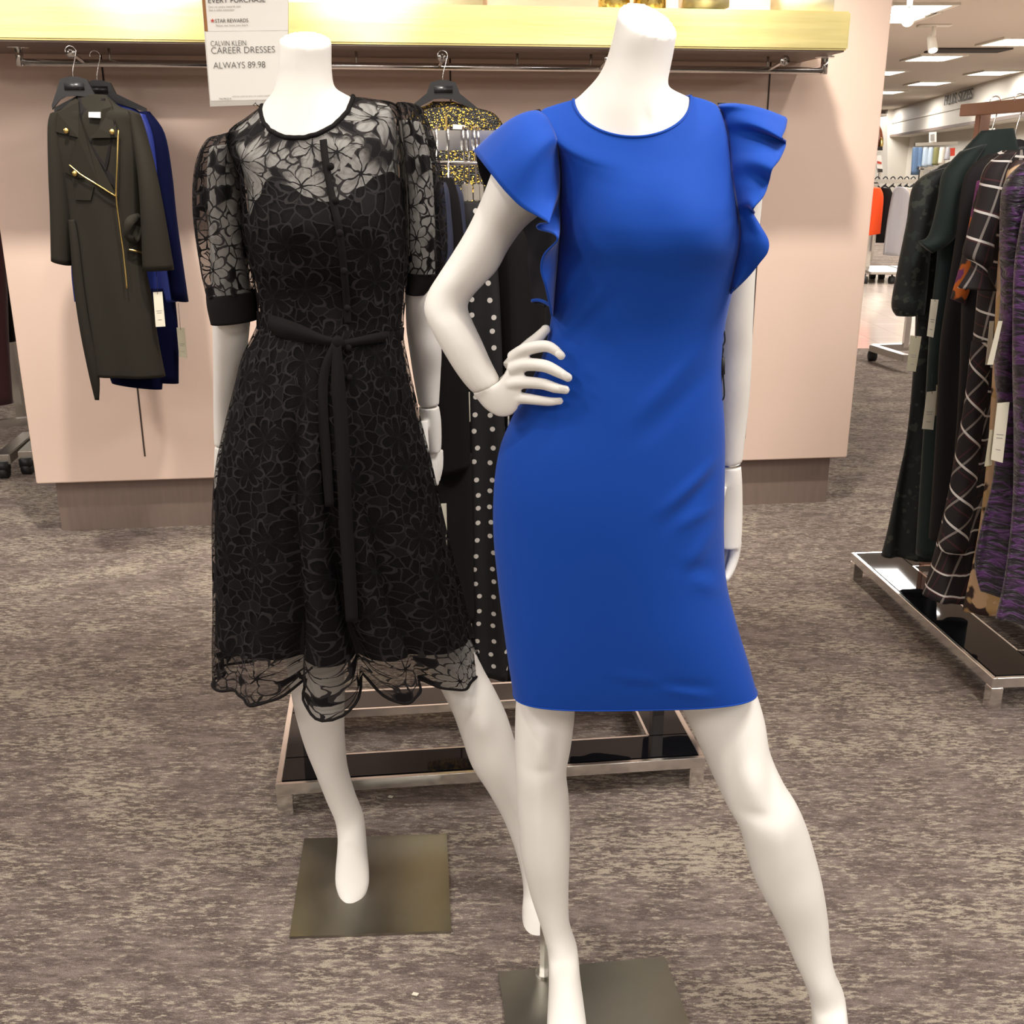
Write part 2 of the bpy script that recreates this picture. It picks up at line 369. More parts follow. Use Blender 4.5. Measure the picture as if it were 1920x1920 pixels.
class Loft:
    """rings = (L, R, front offset, back offset, exponent); theta 0=R, 90deg=front (towards viewer), 180=L, 270=back"""
    def __init__(s, rings): s.r = rings; s.n = len(rings) - 1
    def P(s, u, th, fn=None):
        u = max(0, min(u, s.n)); L, R, F, B, p = [crom([r[k] for r in s.r], u) for k in range(5)]
        c, q = math.cos(th), math.sin(th); cc = math.copysign(abs(c) ** p, c); ss = abs(q) ** p
        M_ = (L + R) / 2
        P = M_ + (R - L) * 0.5 * cc + (F if q > 0 else B) * ss
        if fn: P = P + fn(u, th, P, M_)
        return P
    def z2u(s, th, z, lo=0, hi=None, fn=None):
        hi = s.n if hi is None else hi
        for _ in range(30):
            m = (lo + hi) / 2
            if s.P(m, th, fn).z > z: lo = m
            else: hi = m
        return lo
    def inset(s, d, db=None):
        o = []
        for L, R, F, B, p in s.r:
            w = (R - L).normalized(); o.append((L + w * d, R - w * d, F * max(0.05, 1 - d / max(F.length, 1e-5)), B * max(0.05, 1 - d / max(B.length, 1e-5)), p))
        return Loft(o)
    def grid(s, bm, nseg=64, sub=6, fn=None, cap0=False, cap1=False, u0=0, u1=None, pf=None, uvk=None):
        u1 = s.n if u1 is None else u1; nu = max(2, int((u1 - u0) * sub)); uvl = bm.loops.layers.uv.verify()
        pts = []
        for i in range(nu + 1):
            u = u0 + (u1 - u0) * i / nu
            pts.append([(pf(i / nu, 2 * PI * k / nseg) if pf else s.P(u, 2 * PI * k / nseg, fn)) for k in range(nseg)])
        rad = sum(sum((pts[i][k] - pts[i][k - 1]).length for k in range(nseg)) for i in range(nu + 1)) / (nu + 1)
        vs = [[bm.verts.new(p) for p in row] for row in pts]
        vc = [0]; kf = nseg // 4
        for i in range(nu): vc.append(vc[-1] + (pts[i + 1][kf] - pts[i][kf]).length)
        for i in range(nu):
            for k in range(nseg):
                k2 = (k + 1) % nseg
                f = bm.faces.new((vs[i][k], vs[i][k2], vs[i + 1][k2], vs[i + 1][k]))
                for lp, (a, b) in zip(f.loops, ((k, i), (k + 1, i), (k + 1, i + 1), (k, i + 1))): lp[uvl].uv = (a / nseg * rad, vc[b])
        if cap0: bm.faces.new(vs[0][::-1])
        if cap1: bm.faces.new(vs[-1])
        return vs
def rg(xl, yl, xr, yr, D, f, fz=0.0, b=None, bz=0.0, p=1.0, Dr=None):
    return (at(xl, yl, D), at(xr, yr, D if Dr is None else Dr), Vector((0, -f, fz)), Vector((0, f if b is None else b, bz)), p)
def rgz(xl, yl, xr, yr, D, f, zf, b=None, bz=0.0, p=1.0):
    L, R = at(xl, yl, D), at(xr, yr, D); return (L, R, Vector((0, -f, zf - (L.z + R.z) / 2)), Vector((0, f if b is None else b, bz)), p)
def lpart(name, rings, m, parent=None, nseg=40, sub=5, fn=None, cap0=True, cap1=True, solid=0.0):
    bm = bmesh.new(); lf = Loft(rings); lf.grid(bm, nseg, sub, fn, cap0, cap1); o = mpart(name, bm, m, parent)
    if solid: addsolid(o, solid)
    return o, lf
def addsolid(o, t, off=-1, mo=0):
    md = o.modifiers.new('thickness', 'SOLIDIFY'); md.thickness = t; md.offset = off; md.material_offset = mo; md.use_even_offset = False
def remesh(o, v=0.004, sm=6):
    md = o.modifiers.new('remesh', 'REMESH'); md.mode = 'VOXEL'; md.voxel_size = v; md.use_smooth_shade = True
    s = o.modifiers.new('smooth', 'SMOOTH'); s.iterations = sm; s.factor = 0.5
class Snap:
    def __init__(s, lf, fn=None, nt=90, nu=160):
        s.d = []
        for i in range(nu + 1):
            for k in range(nt + 1):
                th = PI * k / nt; P = lf.P(lf.n * i / nu, th, fn); s.d.append((proj(P), P, th, lf.n * i / nu))
    def __call__(s, x, y, off=0.0):
        best = min(s.d, key=lambda e: (e[0][0] - x) ** 2 + (e[0][1] - y) ** 2)
        P = best[1].copy(); q = at(x, y, P.y); d = (CAMP - q).normalized(); return q + d * off
def textmesh(name, body, size, loc, rot, m, parent=None, extrude=0.0004, align='LEFT', sx=1.0, off=0.0):
    cu = bpy.data.curves.new(name, 'FONT'); cu.body = body; cu.size = size; cu.extrude = extrude; cu.align_x = align; cu.offset = off
    o = bpy.data.objects.new(name, cu); COL.objects.link(o); bpy.context.view_layer.update()
    me = bpy.data.meshes.new_from_object(o.evaluated_get(bpy.context.evaluated_depsgraph_get())); bpy.data.objects.remove(o)
    me.transform(Matrix.Translation(loc) @ rot.to_4x4() @ Matrix.Diagonal((sx, 1, 1, 1)))
    me.materials.clear()
    return link(name, me, m, parent, False)
# ================================================================== SETTING
CEIL = 2.9
bm = bmesh.new(); box(bm, (3, 16, -0.05), (44, 52, 0.1)); struct('floor', bm, 'carpet')
o = [atz(1600, 655, 0).y, atz(1600, 517, 0).y]
bm = bmesh.new(); box(bm, (9, (o[0] + o[1]) / 2, 0.004), (16.5, o[1] - o[0], 0.008)); struct('floor_aisle', bm, 'tile')
bm = bmesh.new(); box(bm, (3, 16, CEIL + 0.05), (44, 52, 0.1)); struct('ceiling', bm, 'ceil')
for nm, c, s in (('wall_far', (3, 42, 1.45), (44, 0.1, 2.9)), ('wall_left', (-19, 16, 1.45), (0.1, 52, 2.9)), ('wall_behind', (3, -10, 1.45), (44, 0.1, 2.9)), ('wall_outer', (25, 16, 1.45), (0.1, 52, 2.9))):
    bm = bmesh.new(); box(bm, c, s); struct(nm, bm, 'white')

# ---- display wall (free-standing pink panel)
YAW = R_(6.9); WU = Vector((math.cos(YAW), math.sin(YAW), 0)); WN = Vector((math.sin(YAW), -math.cos(YAW), 0))  # WN towards the viewer
PL = atz(118, 995, 0)
WP = PL + WN * 0.05
def onw(x, y, off=0.0): return hit(x, y, WP + WN * off, WN)
WM = Matrix((WU, -WN, Vector((0, 0, 1)))).transposed()
wl = onw(68, 907); wr = onw(1588, 858)
def wu(P): return (P - WP).dot(WU)
def wpt(u, off, z): 
    q = WP + WU * u + WN * off; return Vector((q.x, q.y, z))
UL, UR = wu(wl), wu(wr); ZB = (wl.z + wr.z) / 2
disp = empty('display_wall', wpt((UL + UR) / 2, 0, 0), 'pink freestanding display wall with a brown base and gold shelf on front', 'partition')
bm = bmesh.new(); box(bm, wpt((UL + UR) / 2, -0.15, (ZB + 2.7) / 2), (UR - UL, 0.30, 2.7 - ZB), WM, 0.004); mpart('panel', bm, 'wall', disp, False)
pu0, pu1 = wu(onw(105, 915, -0.05)), wu(onw(1556, 866, -0.05))
bm = bmesh.new(); box(bm, wpt((pu0 + pu1) / 2, -0.05 - 0.1, ZB / 2), (pu1 - pu0, 0.20, ZB + 0.01), WM, 0.002); o_ = mpart('plinth', bm, 'plinth', disp, False); o_['label'] = 'brown laminate plinth'
for x0, y0, y1 in ((192, 130, 858), (843, 60, 900), (1449, 60, 820)):
    a = onw(x0, y0); u = wu(a); zt = 2.6; zb = onw(x0, y1).z
    bm = bmesh.new(); box(bm, wpt(u, 0.0005, (zt + zb) / 2), (0.006, 0.003, zt - zb), WM)
    z = zb + 0.01
    mpart('slot_channel', bm, 'slot', disp, False)
# ---- gold shelf
SO = 0.42
def onsh(x, y): return hit(x, y, WP + WN * SO, WN)
sz0 = (onsh(30, 80).z + onsh(1590, 89).z) / 2; sz1 = (onsh(1590, 19).z + onsh(950, 12).z) / 2
su1 = wu(onsh(1593, 60)); su0 = UL - 0.25
bm = bmesh.new(); box(bm, wpt((su0 + su1) / 2, SO / 2 + 0.001, (sz0 + sz1) / 2), (su1 - su0, SO, sz1 - sz0), WM, 0.006)
shelf = mpart('gold_shelf', bm, 'gold', None, False); bm = bmesh.new(); box(bm, wpt((su0 + su1) / 2, SO / 2 - .002, sz0 - .002), (su1 - su0 - .02, SO - .016, .006), WM); mpart('underside_reflection', bm, 'plinth', shelf, False); tag(shelf, 'thick gold leaf shelf running along the pink wall above the hanging rail', 'shelf')  # thin panel coloured as the wall's reflection on the shelf underside
# ---- rail under shelf
RO = 0.22
def onr(x, y): return hit(x, y, WP + WN * RO, WN)
rz = (onr(300, 121).z + onr(1300, 129).z) / 2; ra, rb = wu(onr(38, 118)), wu(onr(1545, 130))
rail = empty('hanging_rail', wpt((ra + rb) / 2, RO, rz), 'long chrome hanging rail fixed under the gold shelf', 'rail')
bm = bmesh.new(); tube(bm, [wpt(ra, RO, rz), wpt(rb, RO, rz)], 0.012, 16); mpart('rod', bm, 'chrome', rail)
for u in (ra, rb):
    bm = bmesh.new(); tube(bm, [wpt(u, RO, rz - 0.012), wpt(u, RO, sz0)], 0.013, 14); tube(bm, [wpt(u, RO, sz0 - 0.006), wpt(u, RO, sz0)], 0.035, 18); mpart('end_post', bm, 'chrome', rail)
for x in (206, 668, 830, 970, 1108, 1440):
    u = wu(onr(x, 110)); bm = bmesh.new(); tube(bm, [wpt(u, RO, rz), wpt(u, RO, sz0)], 0.005, 8); box(bm, wpt(u, RO, sz0 - 0.002), (0.06, 0.03, 0.004), WM); mpart('hanger_bracket', bm, 'satin', rail)
for x in (160, 824, 1124, 1440):   # face-out hooks on the rod
    u = wu(onr(x, 125)); bm = bmesh.new()
    tube(bm, [wpt(u, RO + 0.0, rz), wpt(u, RO + 0.16, rz + 0.018), wpt(u, RO + 0.165, rz + 0.03)], 0.006, 10, 3)
    tube(bm, [wpt(u, RO + 0.161, rz + 0.018), wpt(u, RO + 0.171, rz + 0.018)], 0.017, 18)
    mpart('faceout_arm', bm, 'chrome', rail)
# ---- things on the shelf top
def shelfbox(x0, x1, dep, h, m, name, label, cat, round_=0.004, off=0.2, group=None):
    u0, u1 = [wu(hit(x, 10, WP + WN * off, WN)) for x in (x0, x1)]
    bm = bmesh.new(); box(bm, wpt((u0 + u1) / 2, off, sz1 + h / 2), (u1 - u0, dep, h), WM, round_)
    o = mpart(name, bm, m, None); tag(o, label, cat, group); return o
def jar(x0, x1, m, h, label):
    u0, u1 = [wu(hit(x, 10, WP + WN * 0.3, WN)) for x in (x0, x1)]; u = (u0 + u1) / 2; r = (u1 - u0) / 2
    t = empty('glitter_jar', wpt(u, 0.3, sz1), label, 'jar', 'gold glitter jars on the shelf')
    bm = bmesh.new(); tube(bm, [wpt(u, .3, sz1), wpt(u, .3, sz1 + .01), wpt(u, .3, sz1 + h * .8), wpt(u, .3, sz1 + h)], [r * .92, r, r, r * .85], 28); mpart('body', bm, m, t)
    bm = bmesh.new(); tube(bm, [wpt(u, .3, sz1 + h), wpt(u, .3, sz1 + h + .03)], [r * .9, r * .9], 28); mpart('lid', bm, 'goldmetal', t)
jar(1122, 1180, 'glitter', 0.12, 'gold glitter jar on the shelf above the gap between the mannequins, left of the pair')
jar(1188, 1248, 'glitter', 0.12, 'gold glitter jar on the shelf directly behind the blue mannequin neck')
shelfbox(1278, 1360, 0.12, 0.09, 'satin', 'metal_box', 'champagne metal box on the shelf to the right of the blue mannequin neck', 'box', 0.015, 0.3)
shelfbox(1458, 1548, 0.16, 0.12, 'white', 'white_box', 'white box near the right end of the gold shelf', 'box', 0.004, 0.3)
shelfbox(640, 905, 0.02, 0.35, 'signwhite', 'white_board', 'blank white board leaning at the back of the shelf between the two mannequins', 'board', 0.001, 0.03)

# ---- far right slanted wall with lettering
q2 = Vector((8.45, 19, 0)); q1 = Vector((11.0, 34, 0)); RD = (q1 - q2).normalized(); RNn = Vector((-RD.y, RD.x, 0))   # normal towards viewer side (left)
def onR(x, y, off=0.0): return hit(x, y, q2 + RNn * off, RNn)
RM = Matrix((-RD, -RNn, Vector((0, 0, 1)))).transposed()   # x axis runs toward viewer = rightwards in view
def Rpt(s, off, z): 
    q = q2 + RD * s + RNn * off; return Vector((q.x, q.y, z))
def Rs(P): return (P - q2).dot(RD)
bm = bmesh.new(); box(bm, Rpt(4, -0.55, CEIL / 2), (34, 0.1, CEIL), RM); struct('wall_right', bm, 'white')
zs = onR(1810, 236).z
bm = bmesh.new(); s_l = Rs(onR(1672, 240)); s_r = s_l - 26
box(bm, Rpt((s_l + s_r) / 2, -0.25, (CEIL + zs) / 2), (26, 0.5, CEIL - zs), RM); struct('trim_1', bm, 'white')
zt = onR(1806, 200).z
bm = bmesh.new(); box(bm, Rpt((s_l + s_r) / 2, 0.015, zt), (26, 0.03, 0.05), RM); struct('trim_2', bm, 'white')
bm = bmesh.new(); box(bm, Rpt((s_l + s_r) / 2, 0.015, zs + 0.03), (26, 0.04, 0.06), RM); struct('trim_3', bm, 'plinth')
bm = bmesh.new(); box(bm, Rpt(s_l + 0.2, -0.2, CEIL / 2), (0.4, 0.7, CEIL), RM); struct('trim_4', bm, 'white')
p = onR(1770, 194, 0.03); pe = onR(1822, 182, 0.03)
t = textmesh('wall_lettering', 'PLUS SIZES', 0.36, Vector((0, 0, 0)), RM @ Matrix.Rotation(PI / 2, 3, 'X'), 'ink', None, 0.004)
w = max(v.co.length for v in t.data.vertices)
bb = [t.matrix_world @ v.co for v in t.data.vertices]
t.location += Vector((0, 0, 0))
xs = [(RM.transposed() @ v.co).x for v in t.data.vertices]; k = ((Rs(p) - Rs(pe))) / (max(xs) - min(xs))
kz = (onR(1796, 170, .03).z - onR(1796, 189, .03).z) / (max(v.co.z for v in t.data.vertices) - min(v.co.z for v in t.data.vertices))
for v in t.data.vertices:
    l = RM.transposed() @ v.co; l.x *= k; l.z *= kz; v.co = RM @ l
zz = [v.co.z for v in t.data.vertices]; xs = [(RM.transposed() @ v.co).x for v in t.data.vertices]
ctr = onR(1796, 182, 0.03); t.location = ctr - RM @ Vector(((max(xs) + min(xs)) / 2, 0, (max(zz) + min(zz)) / 2))
lettering = empty('wall_lettering', t.location.copy(), 'dark PLUS SIZES lettering on the white soffit of the far wall', 'lettering')
src = bmesh.new(); src.from_mesh(t.data); bpy.data.objects.remove(t)
left = set(src.verts)
while left:
    st = [left.pop()]; comp = set(st)
    while st:
        for e_ in st.pop().link_edges:
            for v_ in e_.verts:
                if v_ in left: left.discard(v_); comp.add(v_); st.append(v_)
    nb = bmesh.new(); mp_ = {v_: nb.verts.new(v_.co + lettering.location) for v_ in comp}
    for f_ in {f_ for v_ in comp for f_ in v_.link_faces}: nb.faces.new([mp_[v_] for v_ in f_.verts])
    mpart('letter', nb, 'ink', lettering, False)

# ---- ceiling fixtures
def troffer(x, y, label, sx=0.6, sy=0.6, group='recessed ceiling light panels'):
    t = empty('ceiling_light', (x, y, CEIL), label, 'light', group)
    bm = bmesh.new()
    for dx, dy, a, b in ((0, sy / 2 + .03, sx + .12, .06), (0, -sy / 2 - .03, sx + .12, .06), (sx / 2 + .03, 0, .06, sy), (-sx / 2 - .03, 0, .06, sy)): box(bm, (x + dx, y + dy, CEIL - 0.012), (a, b, 0.024))
    mpart('frame', bm, 'white', t, False)
    bm = bmesh.new(); box(bm, (x, y, CEIL - 0.008), (sx, sy, 0.016)); mpart('diffuser', bm, 'emit', t, False)
    return t
vis = [(1678, 30, 'double'), (1706, 16, ''), (1750, 107, ''), (1905, 76, ''), (1862, 135, ''), (1742, 155, ''), (1652, 135, ''), (1660, 172, '')]
labs = ['bright ceiling panel nearest the pink wall edge at the very top', 'bright ceiling panel just behind the nearest one, beside the small spotlight', 'ceiling panel with a track spotlight in front of it',
        'ceiling panel above the plus sizes wall, cut off by the right edge of the photo', 'ceiling panel above and right of the PLUS SIZES lettering', 'ceiling panel just above the left start of the far wall lettering', 'ceiling panel half hidden behind the pink wall edge, middle height', 'farthest ceiling panel beside the pink wall edge, above the far wall']
for (x, y, _), l in zip(vis, labs):
    q = atz(x, y, CEIL); troffer(q.x, q.y, l, 0.55, 0.75, None)
def spotfix(x, y, label, tilt, lens=True):
    q = atz(x, y, CEIL - 0.25); t = empty('track_spotlight', (q.x, q.y, CEIL), label, 'light')
    bm = bmesh.new(); tube(bm, [(q.x, q.y, CEIL), (q.x, q.y, CEIL - 0.12)], 0.025, 10); box(bm, (q.x, q.y, CEIL - 0.01), (0.35, 0.12, 0.02)); mpart('mount', bm, 'white', t)
    d = Vector(tilt).normalized(); c = Vector((q.x, q.y, CEIL - 0.2))
    bm = bmesh.new(); tube(bm, [c - d * 0.11, c - d * 0.09, c + d * 0.08], [0.03, 0.045, 0.055], 20); mpart('lamp_head', bm, 'white', t)
    bm = bmesh.new(); tube(bm, [c + d * 0.078, c + d * 0.083], 0.045, 20); mpart('lens', bm, 'emitspot', t)
spotfix(1702, 42, 'white spotlight head aimed down to the left beside the nearest ceiling panels', (-0.25, -0.6, -0.6))
spotfix(1747, 92, 'white spotlight in front of the second ceiling panel', (0, -0.5, -0.8))
q = atz(1815, 93, CEIL); bm = bmesh.new(); box(bm, (q.x, q.y, CEIL - 0.01), (1.0, 0.5, 0.02)); tag(mpart('ceiling_vent', bm, 'dark', None, False), 'dark rectangular air vent in the ceiling right of the spotlights', 'vent')
# ================================================================== BLUE MANNEQUIN + DRESS
DB = 1.60
BD = [rgz(1075, 187, 1295, 180, DB, .075, 1.4565, .07, 0.0), rgz(1040, 197, 1325, 188, DB, .084, 1.438, .08, -.01), rgz(1014, 210, 1347, 201, DB, .092, 1.423, .09, -.03),
      rgz(1030, 240, 1361, 236, DB, .100, 1.409, .098, -.04), rgz(1043, 275, 1367, 270, DB, .108, 1.394, .104, -.03), rgz(1049, 320, 1375, 318, DB, .116, 1.375, .108, -.02, .97), rgz(1050, 365, 1383, 365, DB, .122, 1.354, .11, 0, .95),
      rgz(1049, 410, 1388, 410, DB, .127, 1.332, .11, 0, .95), rgz(1046, 450, 1388, 450, DB, .128, 1.307, .108, 0, .95), rgz(1041, 500, 1381, 500, DB, .119, 1.277, .1), rg(1036, 555, 1369, 555, DB, .108, 0, .092),
      rg(1031, 610, 1358, 610, DB, .1, 0, .088), rg(1016, 670, 1353, 670, DB, .1, 0, .092), rg(988, 730, 1353, 730, DB, .106, 0, .1), rg(957, 790, 1357, 790, DB, .112, 0, .11),
      rg(936, 845, 1358, 845, DB, .117, 0, .12), rg(926, 915, 1357, 915, DB, .121, 0, .125), rg(925, 1000, 1356, 1000, DB, .121, 0, .125), rg(933, 1085, 1360, 1085, DB, .118, 0, .12, 0, .92),
      rg(943, 1165, 1379, 1165, DB, .114, 0, .115, 0, .8), rg(953, 1235, 1400, 1235, DB, .108, 0, .11, 0, .68), rg(962, 1292, 1412, 1284, DB, .102, 0.012, .105, 0, .6)]
def gauss(d, w): return math.exp(-(d / w) ** 2)
def pxfold(P, segs):
    """soft cloth creases: distance of the surface point to a crease line given in body coordinates"""
    s = 0
    for (x0, z0, x1, z1, w, a) in segs:
        dx, dz = x1 - x0, z1 - z0; L = math.hypot(dx, dz); t = max(0, min(1, ((P.x - x0) * dx + (P.z - z0) * dz) / L / L))
        d = ((P.x - x0) * dz - (P.z - z0) * dx) / L; e = math.hypot(P.x - x0 - dx * t, P.z - z0 - dz * t)
        if e < 4 * w: s += a * gauss(e, w) * math.sin(PI * min(1, max(0, t * 0.9 + 0.05)))
    return s
def w3(x, y, D=1.5): q = at(x, y, D); return (q.x, q.z)
FOLDS = []
for (xa, ya, xb, yb, w, a) in [(1118, 455, 1035, 600, .006, .004), (1100, 500, 1030, 640, .008, -.0035), (1160, 500, 1045, 650, .01, .004), (1145, 560, 1050, 670, .01, -.004), (1330, 650, 1180, 790, .012, .004), (1340, 700, 1190, 830, .014, -.004),
                               (1355, 870, 1230, 960, .008, .006), (1352, 900, 1240, 990, .01, -.005), (1355, 960, 1265, 985, .007, .005), (1352, 1000, 1270, 1080, .012, .005), (1355, 1090, 1260, 1060, .012, -.004), (1370, 1130, 1290, 1080, .01, .004),
                               (1330, 1308, 1150, 1255, .007, .004), (1340, 1290, 1180, 1275, .008, -.004), (1100, 700, 1010, 800, .012, .003)]:
    (x0, z0), (x1, z1) = w3(xa, ya), w3(xb, yb); FOLDS.append((x0, z0, x1, z1, w, a))
def bustfn(cxs, z0, amp, w):
    def f(P):
        return sum(amp * gauss(math.hypot(P.x - cx, (P.z - z0) * (1.0 if P.z > z0 else 1.3)), w) for cx in cxs)
    return f
bx = [at(1130, 440, 1.48).x, at(1310, 440, 1.48).x]; bzz = at(1200, 425, 1.47).z
bust_b = bustfn(bx, bzz, .016, .055); mid_b = at(1218, 440, 1.48).x
def blue_fn(u, th, P, M_):
    if math.sin(th) <= 0: return Vector((0, 0.004 * math.sin(th * 9) * max(0, u - 17) / 4, 0))
    s = math.sin(th); a = bust_b(P) * s
    a += pxfold(P, FOLDS) * min(1, s * 3)
    return Vector((0, -a, 0))
bdress = empty('blue_dress', at(1170, 1330, DB).copy(), 'royal blue knee-length dress with ruffled cap sleeves on the front mannequin', 'dress')
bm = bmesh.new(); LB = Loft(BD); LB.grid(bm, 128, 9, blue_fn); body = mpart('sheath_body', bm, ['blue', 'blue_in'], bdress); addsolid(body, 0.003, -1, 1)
# neckline edge seam
bm = bmesh.new(); pts = [LB.P(0, 2 * PI * k / 96, blue_fn) for k in range(96)]
tube(bm, pts + [pts[0]], 0.0022, 6, 1, caps=False); mpart('neckline_edge', bm, 'blue', bdress)
bm = bmesh.new(); pts = [LB.P(LB.n, 2 * PI * k / 96, blue_fn) for k in range(96)]
tube(bm, pts + [pts[0]], 0.0014, 6, 1, caps=False); mpart('hem', bm, 'blue', bdress)

def flounce(name, rows, m, parent, bulge=0.02, nt=18, sub=8, ripple=0.0):
    """rows: (seam point, edge point, bulge vector)"""
    A = [r[0] for r in rows]; E = [r[1] for r in rows]; G = [r[2] if len(r) > 2 else Vector((0, -bulge, bulge * .5)) for r in rows]
    bm = bmesh.new(); n = (len(rows) - 1) * sub; vs = []
    for i in range(n + 1):
        a, e, g = crom(A, i / sub), crom(E, i / sub), crom(G, i / sub)
        vs.append([bm.verts.new(a.lerp(e, j / nt) + g * math.sin(PI * (j / nt) ** .8)) for j in range(nt + 1)])
    for p, q in zip(vs, vs[1:]):
        for j in range(nt): bm.faces.new((p[j], q[j], q[j + 1], p[j + 1]))
    me = bpy.data.meshes.new(name); bm.normal_update()
    if sum(f.normal.y for f in bm.faces) > 0: bmesh.ops.reverse_faces(bm, faces=bm.faces)
    bm.to_mesh(me); bm.free(); o = link(name, me, m, parent); addsolid(o, 0.0025, -1, 1); return o
V = Vector
def up(x, y): return (0, x, y)
rows = []
S = [(1012, 208, 1.625, 893, 283, 1.665), (1014, 209, 1.60, 888, 283, 1.61), (1026, 219, 1.575, 905, 306, 1.55), (1036, 238, 1.55, 926, 333, 1.52), (1044, 262, 1.53, 950, 362, 1.505), (1048, 290, 1.515, 978, 388, 1.495),
     (1050, 318, 1.505, 1012, 406, 1.48), (1050, 345, 1.5, 1030, 418, 1.468), (1050, 372, 1.5, 1012, 422, 1.49), (1050, 395, 1.5, 1010, 428, 1.51), (1050, 410, 1.5, 1040, 437, 1.475), (1049, 432, 1.5, 1046, 452, 1.47), (1048, 455, 1.5, 1022, 478, 1.49), (1046, 480, 1.505, 1016, 505, 1.50),
     (1043, 510, 1.51, 1024, 535, 1.505), (1040, 545, 1.525, 1030, 562, 1.52), (1036, 590, 1.545, 1036, 592, 1.54)]
SB = Snap(LB, blue_fn, 120, 240)
for (ax, ay, ad, ex, ey, ed) in S: rows.append((SB(ax + 1, ay, -.002) if ay > 212 else at(ax, ay, ad), at(ex, ey, ed), V((0, -.018, .012)) if ey < 400 else V((0, -.012, 0))))
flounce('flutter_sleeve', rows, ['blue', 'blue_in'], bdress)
rows = []
for (ax, ay, ad, ex, ey, ed) in [(1012, 208, 1.625, 893, 283, 1.665), (1015, 212, 1.66, 896, 305, 1.70), (1025, 240, 1.69, 908, 345, 1.74), (1040, 300, 1.70, 950, 400, 1.76), (1048, 360, 1.70, 985, 440, 1.76), (1048, 430, 1.69, 990, 500, 1.75), (1044, 500, 1.69, 998, 562, 1.74), (1038, 570, 1.68, 1020, 575, 1.70)]:
    rows.append((at(ax, ay, ad), at(ex, ey, ed), V((0, .015, .008))))
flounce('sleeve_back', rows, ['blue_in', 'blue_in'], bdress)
bm = bmesh.new(); tube(bm, [at(998, 564, 1.738), at(1010, 563, 1.72), at(1022, 567, 1.70), at(1036, 575, 1.66)], .003, 8, 4); mpart('piping', bm, 'blue', bdress)
rows = []
for (ax, ay, ad, ex, ey, ed) in [(1346, 196, 1.63, 1440, 216, 1.66), (1348, 200, 1.60, 1473, 219, 1.61), (1354, 212, 1.575, 1474, 238, 1.565), (1360, 232, 1.55, 1466, 260, 1.53), (1365, 255, 1.535, 1474, 270, 1.56), (1368, 285, 1.52, 1464, 295, 1.52), (1370, 310, 1.51, 1447, 318, 1.50), (1373, 335, 1.505, 1441, 345, 1.52),
                             (1377, 360, 1.50, 1432, 368, 1.50), (1381, 385, 1.50, 1411, 391, 1.49), (1384, 400, 1.50, 1414, 402, 1.53), (1386, 415, 1.505, 1427, 424, 1.52), (1387, 435, 1.51, 1441, 450, 1.505), (1386, 455, 1.515, 1440, 472, 1.50), (1383, 475, 1.52, 1425, 493, 1.505), (1378, 500, 1.53, 1402, 521, 1.53), (1369, 548, 1.55, 1370, 552, 1.55)]:
    rows.append((SB(ax - 1, ay, -.002) if ay > 202 else at(ax, ay, ad), at(ex, ey, ed), V((.002, -.014, .006))))
flounce('flutter_sleeve', rows, ['blue', 'blue_in'], bdress)
rows = []
for (ax, ay, ad, ex, ey, ed) in [(1346, 196, 1.63, 1440, 216, 1.66), (1352, 205, 1.66, 1462, 235, 1.70), (1362, 250, 1.69, 1455, 290, 1.74), (1372, 310, 1.70, 1440, 340, 1.74), (1378, 370, 1.70, 1420, 400, 1.74), (1380, 440, 1.69, 1405, 460, 1.72), (1372, 520, 1.68, 1378, 530, 1.69)]:
    rows.append((at(ax, ay, ad), at(ex, ey, ed), V((0, .012, .004))))
flounce('sleeve_back', rows, ['blue_in', 'blue_in'], bdress)

def knee(cx, cy, D, w, amp):
    c = at(cx, cy, D)
    def f(P): return amp * gauss((P.x - c.x), w) * gauss((P.z - c.z), w * 1.5)
    return f
# body of the blue mannequin
bman = empty('mannequin', atz(1060, 1860, 0.012).copy(), 'headless white mannequin wearing the blue dress, one hand on its hip', 'mannequin')
bm = bmesh.new()
neck = [rg(1159, 26, 1269, 57, DB, .05, -.022, .05, .03), rg(1155, 45, 1266, 74, DB, .05, -.012, .05, .015), rg(1148, 75, 1262, 100, DB, .05, 0, .052), rg(1136, 115, 1256, 130, DB, .05, 0, .055), rg(1122, 142, 1252, 152, DB, .054, -.01, .06),
        rg(1102, 165, 1258, 165, DB, .062, -.03, .064), rg(1078, 187, 1290, 181, DB, .07, -.05, .066)]
tor = Loft(BD).inset(.014).r[1:]
Loft(neck + tor[:18]).grid(bm, 64, 6, lambda u, th, P, M_: Vector((0, -(bust_b(P) * max(0, math.sin(th))) - (-.004 * gauss(P.x - at(1215, 200, 1.53).x, .006) * gauss(P.z - at(1215, 225, 1.53).z, .014) if math.sin(th) > 0 else 0), 0)), True, True)
def bumps(lst):
    L_ = [(at(x, y, D), wx, wz, a) for x, y, D, wx, wz, a in lst]
    return lambda P: sum(a * gauss(P.x - c.x, wx) * gauss(P.z - c.z, wz) for c, wx, wz, a in L_)
k1 = bumps([(1017, 1400, 1.55, .02, .035, .008), (1018, 1452, 1.545, .03, .010, -.003), (992, 1410, 1.56, .008, .03, -.003), (1044, 1410, 1.56, .008, .03, -.003), (1010, 1560, 1.54, .012, .09, .004)]); k1b = lambda P: 0
